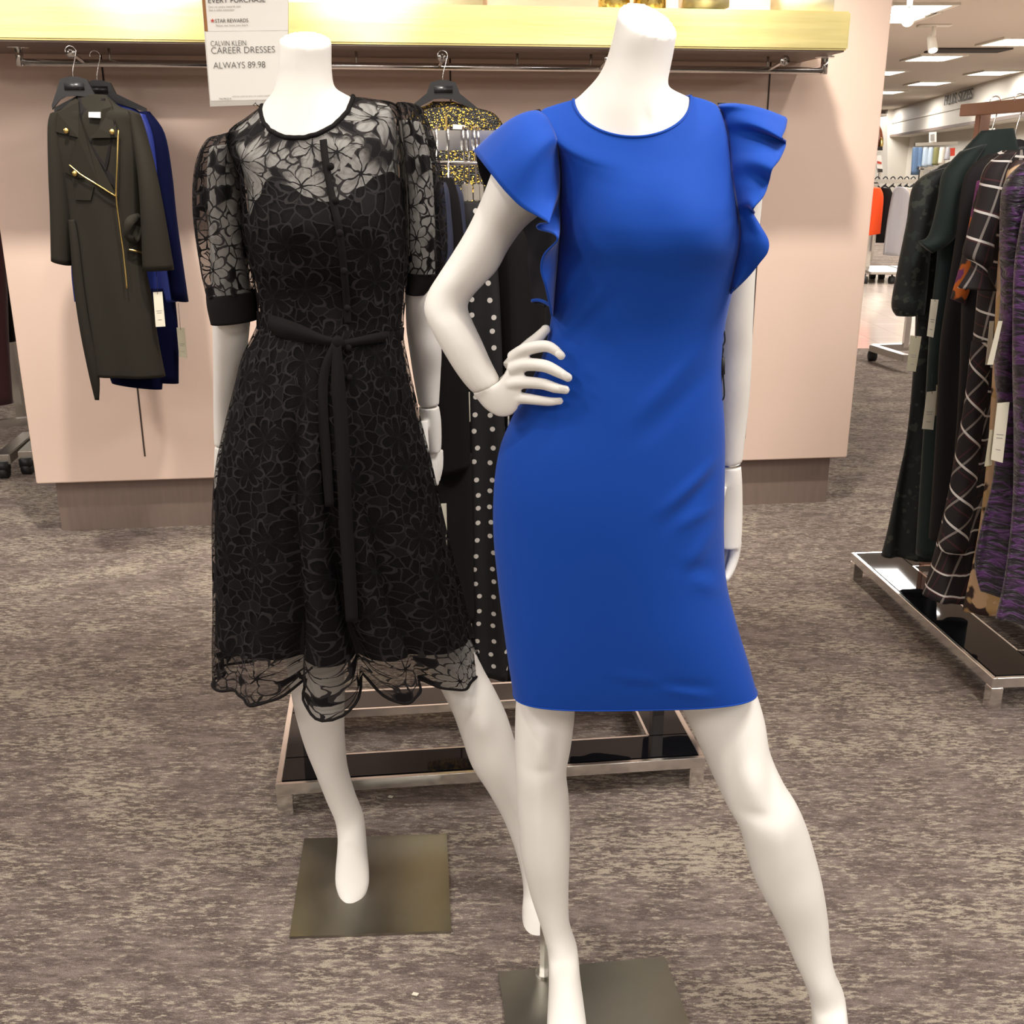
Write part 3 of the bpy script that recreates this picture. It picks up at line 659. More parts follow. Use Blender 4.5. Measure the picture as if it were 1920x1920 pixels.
leg1 = [rg(985, 1050, 1090, 1050, 1.62, .05), rg(978, 1200, 1085, 1200, 1.62, .052), rg(968, 1310, 1078, 1310, 1.62, .052), rg(966, 1345, 1077, 1345, 1.615, .052), rg(965, 1400, 1070, 1400, 1.605, .052), rg(966, 1445, 1062, 1445, 1.595, .05), rg(968, 1490, 1066, 1490, 1.59, .048), rg(972, 1545, 1069, 1545, 1.585, .049),
        rg(978, 1605, 1068, 1605, 1.58, .049), rg(993, 1670, 1066, 1670, 1.575, .042), rg(1010, 1722, 1067, 1722, 1.565, .036), rg(1020, 1755, 1074, 1752, 1.555, .034), rg(1027, 1785, 1083, 1780, 1.54, .036, .0), rg(1029, 1835, 1088, 1833, 1.50, .03, .02, .03, -.05), rg(1027, 1885, 1095, 1885, 1.455, .02, .022, .02, -.045),
        rg(1025, 1940, 1101, 1940, 1.41, .01, .02, .01, -.03), rg(1030, 1990, 1098, 1990, 1.365, .005, .018, .005, -.02), rg(1045, 2030, 1085, 2030, 1.33, .003, .01, .003, -.01)]
Loft(leg1).grid(bm, 40, 6, lambda u, th, P, M_: Vector((0, -(k1(P) + k1b(P)) * max(0, math.sin(th)), 0)), True, True)
k2 = bumps([(1412, 1470, 1.5, .022, .034, .011), (1452, 1480, 1.5, .009, .04, -.005), (1422, 1535, 1.48, .03, .010, -.004), (1378, 1460, 1.5, .010, .04, -.003), (1462, 1640, 1.46, .014, .09, .005)])
leg2 = [rg(1180, 1100, 1310, 1070, 1.62, .05), rg(1240, 1220, 1370, 1180, 1.62, .052), rg(1273, 1315, 1408, 1270, 1.615, .056), rg(1308, 1390, 1432, 1345, 1.59, .056), rg(1335, 1450, 1443, 1408, 1.565, .054), rg(1362, 1507, 1468, 1466, 1.54, .052), rg(1386, 1550, 1494, 1508, 1.52, .051),
        rg(1398, 1592, 1513, 1552, 1.515, .052), rg(1412, 1640, 1528, 1602, 1.51, .052), rg(1434, 1685, 1541, 1655, 1.50, .048), rg(1466, 1745, 1551, 1718, 1.49, .041), rg(1488, 1798, 1556, 1775, 1.475, .035), rg(1508, 1842, 1565, 1822, 1.46, .033), rg(1520, 1880, 1582, 1862, 1.45, .034, .0), rg(1526, 1925, 1588, 1915, 1.42, .03, .02, .03, -.04),
        rg(1530, 1975, 1596, 1970, 1.38, .02, .02, .02, -.04), rg(1534, 2020, 1606, 2016, 1.34, .01, .018, .01, -.03), rg(1545, 2065, 1600, 2065, 1.295, .004, .01, .004, -.01)]
Loft(leg2).grid(bm, 40, 6, lambda u, th, P, M_: Vector((0, -k2(P) * max(0, math.sin(th)), 0)), True, True)
# right upper arm stub is a separate arm part
o = mpart('body', bm, 'mannequin', bman); remesh(o, .0035, 2)
# hip arm
bm = bmesh.new()
arm = [rg(950, 262, 1040, 330, 1.61, .045), rg(925, 315, 1030, 385, 1.61, .044), rg(903, 372, 985, 425, 1.61, .042), rg(878, 425, 955, 465, 1.61, .04), rg(850, 472, 933, 505, 1.605, .038), rg(822, 515, 905, 535, 1.60, .036), rg(802, 548, 886, 556, 1.60, .036), rg(795, 580, 877, 575, 1.595, .036), rg(806, 612, 886, 602, 1.585, .036),
       rg(826, 650, 903, 638, 1.575, .033), rg(850, 690, 918, 672, 1.568, .029), rg(870, 718, 930, 696, 1.563, .025), rg(887, 737, 939, 713, 1.56, .022)]
Loft(arm).grid(bm, 36, 6, None, True, True); harm = mpart('arm', bm, 'mannequin', bman); remesh(harm, .004, 3)
bm = bmesh.new()
hand = [rg(886, 736, 938, 712, 1.56, .021), rg(896, 750, 947, 700, 1.558, .019), rg(912, 768, 957, 680, 1.553, .017), rg(935, 781, 968, 662, 1.545, .014), rg(957, 779, 980, 656, 1.538, .012), rg(970, 768, 990, 660, 1.532, .010)]
Loft(hand).grid(bm, 28, 6, None, True, True)
def finger(bm, pts, rs, nail=True):
    P = [at(*p) for p in pts]; tube(bm, P, rs, 14, 5, flat=0.9)
    # rounded tip
    d = (P[-1] - P[-2]).normalized(); t = bmesh.new(); bmesh.ops.create_uvsphere(t, u_segments=12, v_segments=8, radius=rs[-1]); bmesh.ops.translate(t, vec=P[-1], verts=t.verts); merge(bm, t)
FG = [([(962, 672, 1.545), (985, 656, 1.528), (1020, 649, 1.512), (1038, 655, 1.508), (1052, 667, 1.505)], [.011, .0095, .0085, .0075, .0058]),
      ([(960, 692, 1.54), (985, 684, 1.525), (1020, 686, 1.505), (1045, 697, 1.50), (1065, 708, 1.497)], [.011, .0095, .009, .008, .006]),
      ([(958, 720, 1.54), (982, 717, 1.525), (1018, 720, 1.508), (1040, 727, 1.50), (1060, 731, 1.496)], [.011, .0092, .0082, .0075, .006]),
      ([(955, 748, 1.545), (980, 747, 1.53), (1005, 750, 1.515), (1030, 753, 1.507), (1049, 752, 1.503)], [.0105, .0085, .0075, .0065, .0052]),
      ([(955, 690, 1.565), (972, 668, 1.575), (992, 648, 1.58), (1008, 634, 1.58), (1023, 618, 1.578)], [.012, .0105, .0095, .0085, .0068])]
for p, r in FG: finger(bm, p, [a * 1.12 for a in r])
hnd = mpart('hand', bm, 'mannequin', harm); remesh(hnd, .0022, 3)
nails = [((1042, 661, 1.50), (1055, 669, 1.4985), .0048), ((1052, 701, 1.492), (1068, 710, 1.491), .005), ((1046, 727, 1.4925), (1062, 731, 1.4905), .0048), ((1036, 752, 1.5005), (1051, 752, 1.4985), .0042)]
for a, b, w in nails:
    a, b = at(*a), at(*b); bm = bmesh.new(); t = bmesh.new(); bmesh.ops.create_uvsphere(t, u_segments=12, v_segments=8, radius=1)
    d = (b - a); L = d.length; d.normalize(); s = d.cross(Vector((0, 1, 0))).normalized(); nn = s.cross(d)
    bmesh.ops.scale(t, vec=(L * .55, w, .0016), verts=t.verts); bmesh.ops.transform(t, matrix=Matrix((d, s, nn)).transposed().to_4x4(), verts=t.verts); bmesh.ops.translate(t, vec=(a + b) / 2, verts=t.verts); merge(bm, t)
    mpart('fingernail', bm, 'mannequin', harm)
bm = bmesh.new()
a2 = [rg(1345, 235, 1425, 250, 1.63, .045), rg(1352, 300, 1432, 310, 1.64, .044), rg(1350, 400, 1425, 405, 1.65, .042), rg(1345, 500, 1416, 503, 1.66, .04), rg(1340, 600, 1411, 600, 1.67, .038), rg(1340, 660, 1409, 660, 1.68, .037), rg(1338, 720, 1406, 720, 1.685, .035), rg(1340, 790, 1400, 790, 1.69, .03), rg(1345, 868, 1391, 867, 1.69, .024)]
Loft(a2).grid(bm, 36, 6, None, True, True); arm2 = mpart('arm', bm, 'mannequin', bman); remesh(arm2, .004, 2)
bm = bmesh.new()
h2 = [rg(1347, 873, 1389, 872, 1.69, .023), rg(1343, 900, 1391, 900, 1.69, .024), rg(1338, 950, 1392, 950, 1.69, .022), rg(1338, 1000, 1391, 1000, 1.685, .02), rg(1342, 1025, 1388, 1025, 1.68, .018)]
Loft(h2).grid(bm, 28, 6, None, True, True)
for p, r in (([(1380, 1015, 1.68), (1376, 1045, 1.675), (1368, 1070, 1.665), (1361, 1085, 1.655)], [.010, .009, .008, .006]), ([(1372, 1015, 1.69), (1366, 1048, 1.69), (1358, 1072, 1.68), (1352, 1088, 1.67)], [.010, .009, .008, .006]),
             ([(1362, 1015, 1.70), (1356, 1045, 1.70), (1350, 1065, 1.69), (1345, 1080, 1.68)], [.010, .009, .008, .006]), ([(1352, 1010, 1.71), (1346, 1035, 1.71), (1341, 1055, 1.705), (1338, 1068, 1.70)], [.009, .008, .007, .005]),
             ([(1350, 910, 1.66), (1342, 950, 1.65), (1340, 985, 1.64), (1342, 1010, 1.635)], [.012, .011, .009, .007])): finger(bm, p, r)
h2o = mpart('hand', bm, 'mannequin', arm2); remesh(h2o, .0025, 3)
bm = bmesh.new(); q = at(1368, 870.5, 1.69); tube(bm, [q + V((0, 0, .004)), q - V((0, 0, .004))], .018, 20); mpart('wrist_joint', bm, 'satin', arm2)
# base plates
def plate(corners_px, parent, zt=0.012):
    pts = [atz(x, y, zt) for x, y in corners_px]; bm = bmesh.new(); prism(bm, pts, (0, 0, -zt)); return mpart('base_plate', bm, 'plate', parent, False)
c0, c1 = atz(934, 1822, .012), atz(1246, 1793, .012); e = (c1 - c0); nrm = V((e.y, -e.x, 0)).normalized()
pb = [c0, c1, c1 + nrm * .36, c0 + nrm * .36]; bm = bmesh.new(); prism(bm, pb, (0, 0, -.012)); mpart('base_plate', bm, 'plate', bman, False)
bm = bmesh.new(); q = atz(1020, 1826, .012); tube(bm, [q, V((q.x, q.y, at(1020, 1730, q.y).z))], .008, 4); tube(bm, [q, q + V((0, 0, .006))], .016, 16)
tube(bm, [V((q.x, q.y, at(1020, 1745, q.y).z)), V((q.x + .012, q.y - .02, at(1020, 1690, q.y).z))], .0065, 12); o = mpart('support_rod', bm, 'satin', bman, False)
# security tag loop at the blue dress side
bm = bmesh.new(); D = 1.575
tube(bm, [at(1352, 622, D), at(1350, 640, D), at(1356, 655, D), at(1352, 672, D)], .0012, 6, 4); tube(bm, [at(1358, 622, D), at(1359, 640, D), at(1353, 655, D), at(1356, 672, D)], .0012, 6, 4)
tube(bm, [at(1355, 670, D), at(1355, 702, D)], .0035, 8); tube(bm, [at(1354, 702, D), at(1350, 735, D), at(1352, 750, D), at(1358, 742, D), at(1356, 702, D)], .0012, 6, 4)
bar(bm, at(1351, 622, D), at(1359, 622, D), .003, .003); tag(mpart('security_lanyard', bm, 'rubber'), 'thin black looped security lanyard hanging beside the blue dress waist', 'lanyard')
bm = bmesh.new(); prism(bm, [at(952, 785, 1.64), at(955, 785, 1.64), at(955, 811, 1.64), at(952, 811, 1.64)], (0, .02, 0)); mpart('hang_tag', bm, 'paper', bdress, False)

# ================================================================== BLACK MANNEQUIN + LACE DRESS
DK = 1.95
KD = [rgz(491, 198, 661, 181, DK, .072, 1.464, .07, 0), rgz(457, 222, 700, 186, DK, .084, 1.442, .085, -.01), rgz(427, 248, 744, 198, DK, .095, 1.421, .095, -.03), rgz(438, 290, 756, 250, DK, .104, 1.399, .10, -.03), rgz(450, 340, 759, 315, DK, .113, 1.374, .105, 0),
      rgz(455, 395, 763, 385, DK, .121, 1.344, .107), rgz(457, 435, 765, 432, DK, .124, at(600,434,1.95).z, .105), rg(468, 490, 766, 488, DK, .118, 0, .098), rg(480, 540, 763, 540, DK, .1, 0, .092), rg(485, 585, 758, 588, DK, .095, 0, .088), rg(484, 612, 757, 612, DK, .097, 0, .09)]
LK = Loft(KD)
kbx = [at(545, 430, 1.83).x, at(700, 425, 1.83).x]; kbz = at(620, 425, 1.82).z; bust_k = bustfn(kbx, kbz, .018, .055)
NP = at(605, 262, 1.87)
def gath(u, th, P, M_, k=1.0):
    s = max(0, math.sin(th)); d = Vector((0, -bust_k(P) * s, 0))
    g = gauss(u - .5, 1.6) * min(1, u * 1.5 + .2); rad = (P - M_).normalized()
    g2 = (math.sin(th * 17 + 1.1 * math.sin(th * 5)) * .6 + math.sin(th * 29 + 2) * .4)
    return d + rad * (0.0045 * g * g2 * k) + Vector((0, -1, 0)) * (0.0025 * s * math.sin(P.x * 60 + P.z * 35) * gauss(P.z - 1.2, .12))
kdress = empty('black_lace_dress', at(640, 1300, DK), 'black floral lace midi dress with puffed sleeves and tied sash on the rear mannequin', 'dress')
bm = bmesh.new(); LK.grid(bm, 144, 10, gath); mpart('lace_bodice', bm, 'lace', kdress)
bm = bmesh.new(); pts = [LK.P(.02, 2 * PI * k / 120, gath) for k in range(120)]; tube(bm, pts + [pts[0]], .0042, 8, 1, caps=False); mpart('neck_binding', bm, 'blackcloth', kdress)
# lining with sweetheart top
SW = [(458, 408), (475, 375), (506, 337), (544, 347), (581, 369), (609, 378), (641, 375), (678, 350), (703, 330), (728, 322), (756, 350)]
SWp = [(at(x, y, 1.85).x, at(x, y, 1.85).z) for x, y in SW]
def swz(x):
    if x <= SWp[0][0]: return SWp[0][1]
    for (a, b), (c, d) in zip(SWp, SWp[1:]):
        if x <= c: t = (x - a) / (c - a); t = t * t * (3 - 2 * t); return b + (d - b) * t
    return SWp[-1][1]
LKi = LK.inset(.0045); zc = LK.r[6][0].z
def lin_fn(u, th, P, M_): return gath(u, th, P, M_, 0)
def lin_pf(t, th):
    Pm = LKi.P(4.5, th); zt = swz(Pm.x) if math.sin(th) > -.2 else SWp[0][1] - .01
    u_top = LKi.z2u(th, zt, 1.5, 9, lin_fn); u = u_top + (LKi.n - u_top) * t; return LKi.P(u, th, lin_fn)
bm = bmesh.new(); LKi.grid(bm, 128, 6, None, False, False, 0, None, lin_pf); o = mpart('lining', bm, 'lining', kdress); addsolid(o, .001)
# skirt
SK = [rg(484, 606, 757, 606, DK, .096, 0, .088), rg(477, 622, 755, 622, DK, .1, 0, .09), rg(455, 668, 763, 668, DK, .108, 0, .1), rg(440, 727, 775, 727, DK, .118, 0, .105), rg(425, 785, 787, 785, DK, .124, 0, .11), rg(407, 868, 807, 868, DK, .13, 0, .112),
      rg(400, 950, 824, 950, DK, .134, .005, .115), rg(400, 1040, 844, 1040, DK, .137, .01, .118), rg(401, 1120, 864, 1120, DK, .14, .015, .12), rg(402, 1200, 884, 1200, DK, .142, .02, .12, 0, .85), rg(404, 1272, 898, 1258, DK, .142, .022, .12, 0, .8)]
LS = Loft(SK)
def drape(u, th, P, M_, k=1.0):
    t = max(0, (u - 1.2) / 8.8); a = .034 * t ** 1.3 * k; s = max(0, math.sin(th)) ** .5
    w = math.cos(th); v = 0
    # deep folds placed across the front
    for c, wd, am in ((-.26, .045, -1.3), (-.04, .08, 1.3), (.16, .045, -1.5), (.36, .08, .6), (.60, .05, -1.0), (.82, .06, .5), (-.5, .08, .6), (-.78, .06, -.4)):
        v += am * gauss(w - c * (0.55 + .45 * t) - .02, wd * (0.7 + .5 * t))
    v2 = math.sin(th * 11 + .7) * .4
    rad = Vector((P.x - M_.x, P.y - M_.y, 0)).normalized()
    lift = Vector((0, 0, -.018 * t ** 6 * v * (s if math.sin(th) > 0 else 0)))
    return rad * a * (v * s if math.sin(th) > 0 else v2) * 1.0 + lift
bm = bmesh.new(); LS.grid(bm, 240, 9, drape); mpart('lace_skirt', bm, 'lace', kdress)
bm = bmesh.new(); pts = [LS.P(LS.n, 2 * PI * k / 240, drape) for k in range(240)]; tube(bm, pts + [pts[0]], .0028, 6, 1, caps=False); mpart('scalloped_hem', bm, 'blackcloth', kdress)
LSi = LS.inset(.006); ul = 9.1
def drapei(u, th, P, M_):
    d = drape(u, th, P, M_, .8); d.z = 0; return d
bm = bmesh.new(); LSi.grid(bm, 200, 8, drapei, False, False, 0, LSi.z2u(PI / 2, at(620, 1236, 1.82).z, 0, None, drapei)); o = mpart('skirt_lining', bm, 'lining', kdress)
# sleeves
def puff(u, th, P, M_):
    rad = (P - M_); rad = rad.normalized() if rad.length > 1e-6 else Vector((0, 0, 0))
    return rad * (.006 * math.sin(th * 6 + .4) * 1.0 + .004 * math.sin(th * 11 + 2)) * gauss(u - 3, 3.4)
SL = [rg(408, 256, 448, 246, 1.95, .03), rg(392, 263, 452, 258, 1.95, .045), rg(376, 295, 452, 290, 1.95, .055), rg(368, 340, 452, 335, 1.95, .058), rg(366, 400, 458, 392, 1.95, .058), rg(371, 460, 466, 452, 1.95, .058), rg(379, 515, 474, 506, 1.95, .055), rg(389, 557, 479, 547, 1.95, .05)]
sl, _ = lpart('lace_sleeve', SL, 'lace_sleeve', kdress, 96, 8, puff, True, False)
def cuff(rings, parent):
    bm = bmesh.new(); Loft(rings).grid(bm, 48, 5); o = mpart('cuff', bm, 'blackcloth', parent); addsolid(o, .002, -1); return o
cuff([rg(388, 553, 480, 544, 1.95, .05), rg(390, 575, 481, 567, 1.95, .05), rg(397, 607, 483, 599, 1.95, .048)], sl)
SR = [rg(744, 193, 768, 193, 1.97, .03), rg(748, 200, 788, 203, 1.97, .042), rg(753, 235, 803, 240, 1.97, .052), rg(758, 300, 819, 302, 1.97, .055), rg(762, 360, 828, 362, 1.97, .056), rg(764, 420, 834, 422, 1.975, .056), rg(764, 475, 836, 478, 1.98, .054), rg(762, 512, 826, 516, 1.985, .048)]
sr, _ = lpart('lace_sleeve', SR, 'lace_sleeve', kdress, 96, 8, puff, True, False)
cuff([rg(761, 509, 827, 512, 1.985, .048), rg(761, 530, 815, 532, 1.985, .046), rg(761, 549, 800, 551, 1.985, .044)], sr)
# placket, buttons
snb = Snap(LK, gath); sns = Snap(LS, drape)
pts = [snb(x, y, .003) for x, y in ((606, 262), (610, 300), (618, 345), (626, 385), (634, 420), (641, 470), (646, 520), (650, 570), (652, 606))]
bm = ribbon(pts, [.012] * 9, None, .0012); mpart('button_placket', bm, 'blackcloth', kdress)
def button(P, parent):
    t = bmesh.new(); bmesh.ops.create_uvsphere(t, u_segments=16, v_segments=10, radius=.0062); bmesh.ops.scale(t, vec=(1, .6, 1), verts=t.verts); bmesh.ops.translate(t, vec=P, verts=t.verts); mpart('covered_button', t, 'blackcloth', parent)
for x, y in ((620, 312), (629, 376), (637, 437), (645, 508), (651, 578)): button(snb(x, y, .007), kdress)
for x, y in ((653, 652), (655, 708)): button(sns(x, y, .006), kdress)
# sash
def S_(x, y, o=.006): return (snb if y < 606 else sns)(x, y, o)
sash = mpart('sash', ribbon([S_(482, 600), S_(520, 612), S_(560, 624), S_(600, 636), S_(628, 642)], [.032, .034, .03, .018, .014], None, .0015), 'blackcloth', kdress)
mpart('sash', ribbon([S_(640, 646), S_(670, 640), S_(710, 633), S_(756, 626)], [.014, .014, .018, .024], None, .0015), 'blackcloth', kdress)
bm = bmesh.new(); c = S_(633, 642, .008); t = bmesh.new(); bmesh.ops.create_uvsphere(t, u_segments=16, v_segments=10, radius=.011); bmesh.ops.scale(t, vec=(1, .6, 1.1), verts=t.verts); bmesh.ops.translate(t, vec=c, verts=t.verts); mpart('sash_knot', t, 'blackcloth', kdress)
fr = min(S_(x, 1000, 0).y for x in (600, 640, 660)); fr = min(fr, S_(650, 1150, 0).y) 
def tl(x, y, D0, D1, y0, y1): return at(x, y, D0 + (D1 - D0) * (y - y0) / (y1 - y0))
y_top = S_(633, 650, .01).y
mpart('sash_tail', ribbon([tl(x, y, y_top, fr - .012, 645, 1165) for x, y in ((632, 645), (634, 720), (640, 800), (645, 900), (650, 1000), (656, 1090), (660, 1165))], [.014, .024, .024, .024, .024, .024, .022], None, .0012), 'blackcloth', kdress)
mpart('sash_tail', ribbon([tl(x, y, y_top, fr - .008, 645, 1165) for x, y in ((628, 645), (608, 700), (606, 780), (612, 860), (618, 950))], [.012, .016, .018, .018, .016], None, .0012), 'blackcloth', kdress)

kman = empty('mannequin', atz(655, 1640, .01), 'headless white mannequin wearing the black lace dress, arms hanging down', 'mannequin')
bm = bmesh.new()
neck = [rg(525, 72, 621, 80, DK, .047, -.014, .047, .02), rg(524, 90, 621, 97, DK, .047, -.007, .047, .01), rg(522, 120, 621, 122, DK, .047, 0, .05), rg(520, 148, 623, 148, DK, .048, 0, .055), rg(513, 170, 628, 164, DK, .053, -.015, .06),
        rg(500, 186, 643, 174, DK, .062, -.04, .064), rg(488, 202, 664, 184, DK, .07, -.055, .066)]
tor = Loft(KD).inset(.012).r[1:] + Loft(SK).inset(.014).r[1:5]
Loft(neck + tor).grid(bm, 64, 6, lambda u, th, P, M_: Vector((0, -bust_k(P) * max(0, math.sin(th)), 0)), True, True)
lg = [rg(500, 800, 605, 800, 1.96, .06), rg(510, 1000, 620, 1000, 1.96, .06), rg(530, 1180, 638, 1180, 1.96, .058), rg(546, 1290, 646, 1290, 1.96, .057), rg(556, 1340, 645, 1340, 1.96, .052), rg(572, 1395, 647, 1395, 1.97, .046), rg(592, 1445, 652, 1443, 1.97, .04), rg(612, 1497, 667, 1493, 1.97, .033), rg(628, 1535, 681, 1528, 1.965, .031),
      rg(633, 1568, 686, 1564, 1.945, .03, .01), rg(632, 1600, 689, 1598, 1.91, .022, .02, .02, -.045), rg(629, 1632, 692, 1632, 1.875, .012, .018, .012, -.035), rg(629, 1660, 691, 1660, 1.845, .006, .014, .006, -.022), rg(636, 1683, 682, 1683, 1.82, .003, .012, .003, -.014), rg(643, 1702, 668, 1702, 1.80, .002, .010, .002, -.010)]
Loft(lg).grid(bm, 40, 6, None, True, True)
kk = knee(905, 1370, 1.83, .022, .009)
lg = [rg(640, 820, 740, 800, 1.97, .05), rg(700, 1010, 795, 980, 1.97, .05), rg(765, 1160, 855, 1130, 1.965, .05), rg(822, 1280, 900, 1243, 1.945, .048), rg(848, 1332, 926, 1292, 1.92, .048), rg(866, 1382, 950, 1342, 1.90, .048), rg(884, 1432, 968, 1398, 1.88, .047), rg(912, 1476, 985, 1440, 1.87, .045), rg(940, 1525, 1002, 1495, 1.86, .04),
      rg(962, 1580, 1013, 1560, 1.845, .034), rg(976, 1630, 1018, 1618, 1.83, .03), rg(981, 1668, 1023, 1664, 1.81, .029), rg(979, 1705, 1030, 1703, 1.78, .02, .015, .02, -.045), rg(980, 1738, 1034, 1738, 1.745, .012, .016, .012, -.03), rg(984, 1764, 1032, 1764, 1.715, .006, .012, .006, -.018), rg(994, 1781, 1022, 1781, 1.695, .003, .006, .003, -.01)]
Loft(lg).grid(bm, 40, 6, lambda u, th, P, M_: Vector((0, -kk(P) * max(0, math.sin(th)), 0)), True, True)
o = mpart('body', bm, 'mannequin', kman); remesh(o, .0035, 2)
def armk(rows, hrows, fingers, parent):
    bm = bmesh.new(); Loft(rows).grid(bm, 32, 6, None, True, True); a = mpart('arm', bm, 'mannequin', parent); remesh(a, .004, 2)
    bm = bmesh.new(); Loft(hrows).grid(bm, 28, 6, None, True, True)
    for p, r in fingers: finger(bm, p, r)
    h = mpart('hand', bm, 'mannequin', a); remesh(h, .0028, 2)
armk([rg(395, 275, 445, 270, 1.96, .038), rg(390, 320, 448, 318, 1.965, .04), rg(392, 400, 455, 400, 1.97, .038), rg(396, 500, 465, 500, 1.975, .037), rg(398, 570, 470, 570, 1.98, .036), rg(400, 630, 466, 630, 2.0, .036), rg(401, 700, 458, 700, 2.04, .034), rg(401, 770, 450, 770, 2.08, .03), rg(402, 834, 444, 834, 2.1, .024)],
     [rg(403, 836, 444, 836, 2.1, .024), rg(402, 870, 445, 870, 2.105, .024), rg(403, 920, 447, 920, 2.11, .021), rg(408, 950, 446, 950, 2.11, .018)],
     [([(412 + i * 9, 945, 2.11), (413 + i * 9, 975, 2.105), (415 + i * 8, 1010 - abs(i - 1) * 6, 2.10)], [.009, .008, .006]) for i in range(4)] + [([(442, 880, 2.09), (446, 920, 2.075), (445, 950, 2.07)], [.011, .009, .006])], kman)
armk([rg(748, 225, 790, 228, 1.975, .036), rg(752, 300, 808, 300, 1.98, .04), rg(756, 400, 815, 400, 1.985, .038), rg(758, 500, 816, 500, 1.99, .037), rg(760, 560, 815, 558, 2.0, .036), rg(762, 615, 822, 610, 2.02, .036), rg(768, 660, 828, 655, 2.03, .035), rg(776, 712, 826, 706, 2.05, .03), rg(785, 761, 823, 760, 2.06, .024)],
     [rg(785, 763, 823, 762, 2.06, .024), rg(788, 790, 827, 788, 2.065, .024), rg(795, 825, 828, 823, 2.07, .022), rg(800, 848, 827, 846, 2.07, .018)],
     [([(805 + i * 6, 843, 2.07 + i * .01), (809 + i * 5, 872, 2.065 + i * .01), (812 + i * 3, 898 + (1.5 - abs(i - 1.5)) * 8, 2.06 + i * .01)], [.009, .008, .006]) for i in range(4)] + [([(792, 790, 2.04), (795, 820, 2.03), (800, 845, 2.025)], [.011, .009, .006])], kman)
plate([(570, 1572), (838, 1563), (846, 1745), (543, 1756)], kman, .006)
# ================================================================== HANGERS + GARMENTS
def hanger(name, top, width, drop, parent, axis=None, m='blackplastic', hook_h=0.09):
    """plastic hanger as part of what hangs: top = rod contact point, axis = direction of the shoulders"""
    ax = (axis or V((1, 0, 0))).normalized(); ay = ax.cross(V((0, 0, 1))).normalized()
    t = bpy.data.objects.new(name, None); COL.objects.link(t); t.location = top - base_of(parent) if parent else top
    if parent: t.parent = parent
    return t
def base_of(p):
    b = V((0, 0, 0))
    while p: b += p.location; p = p.parent
    return b
def make_hanger(top, w, label, group=None, axis=None, hook=0.085, face=True):
    ax = (axis or V((1, 0, 0))).normalized(); n = V((0, 0, 1)).cross(ax).normalized()
    h = empty('clothes_hanger', top - V((0, 0, hook)), label, 'hanger', group)
    bm = bmesh.new(); r = .017
    pts = [top + ax * (-r * .9) + V((0, 0, -r * .9))] + [top + ax * (r * math.cos(a)) + V((0, 0, r * math.sin(a) - r + .004)) for a in (R_(160), R_(125), R_(90), R_(50), R_(10), R_(-30))] + [top + V((0, 0, -hook * .72)), top + V((0, 0, -hook))]
    tube(bm, pts, .0018, 8, 4); mpart('hook', bm, 'chrome', h)
    bm = bmesh.new(); c = top - V((0, 0, hook))
    out = [(-.014, .012), (-.042, .004), (-.056, -.03), (-w / 2, -.075), (-w / 2, -.088), (-.05, -.058), (-.03, -.048), (0, -.046), (.03, -.048), (.05, -.058), (w / 2, -.088), (w / 2, -.075), (.056, -.03), (.042, .004), (.014, .012)]
    prism(bm, [c + ax * a + V((0, 0, b)) - n * .006 for a, b in out], n * .012); mpart('hanger_body', bm, 'blackplastic', h, False)
    bm = bmesh.new(); box(bm, c + V((0, 0, -.018)) , (.07, .018, .03), Matrix((ax, n, V((0, 0, 1)))).transposed(), .004); mpart('size_block', bm, 'blackplastic', h)
    return h
def foldfn(k=7, a=.008, ph=0, grow=True):
    def f(u, th, P, M_):
        d = P - M_; d = d.normalized() if d.length > 1e-6 else V((0, 0, 0)); g = min(1, u / 3) if grow else 1
        return V((0, -1 if math.sin(th) > 0 else 1, 0)) * a * g * (math.sin(P.x * 6.28 / (.9 / k) * 1.0 + ph + .8 * math.sin(P.z * 5)) + .4 * math.sin(P.x * 90 + ph * 2 + P.z * 3)) * abs(math.sin(th)) + d * .0
    return f
def garment(name, label, cat, rings, m, group=None, part='body', fn=None, nseg=48, sub=6, cap=(True, True), solid=0):
    t = empty(name, (rings[-1][0] + rings[-1][1]) / 2, label, cat, group)
    o, lf = lpart(part, rings, m, t, nseg, sub, fn, *cap); return t, lf
def htag(parent, px, D, m='paper', th=.0015, cord=None, lines=True, name='hang_tag'):
    bm = bmesh.new(); P = [at(x, y, D) for x, y in px]; prism(bm, P, (0, th, 0)); o = mpart(name, bm, m, parent, False)
    if cord:
        bm = bmesh.new(); tube(bm, [at(cord[0], cord[1], D + .002), at((px[0][0] + px[1][0]) / 2, (px[0][1] + px[1][1]) / 2 + 4, D)], .0008, 5); mpart('tag_string', bm, 'rubber', parent)
    if lines:
        A = P[3].lerp(P[0], .45); B = P[2].lerp(P[1], .45); bm = bmesh.new()
        for k, (s, w) in enumerate(((.46, .6), (.40, .5), (.2, .4))):
            bm = bmesh.new()
            a = P[3].lerp(P[0], s); b = P[2].lerp(P[1], s); a2 = a.lerp(b, .5 - w / 2); b2 = a.lerp(b, .5 + w / 2)
            prism(bm, [a2 + V((0, -.0004, .001)), b2 + V((0, -.0004, .001)), b2 + V((0, -.0004, -.001)), a2 + V((0, -.0004, -.001))], (0, .0003, 0))
            mpart('tag_print', bm, 'inkgrey', parent, False)
    return o

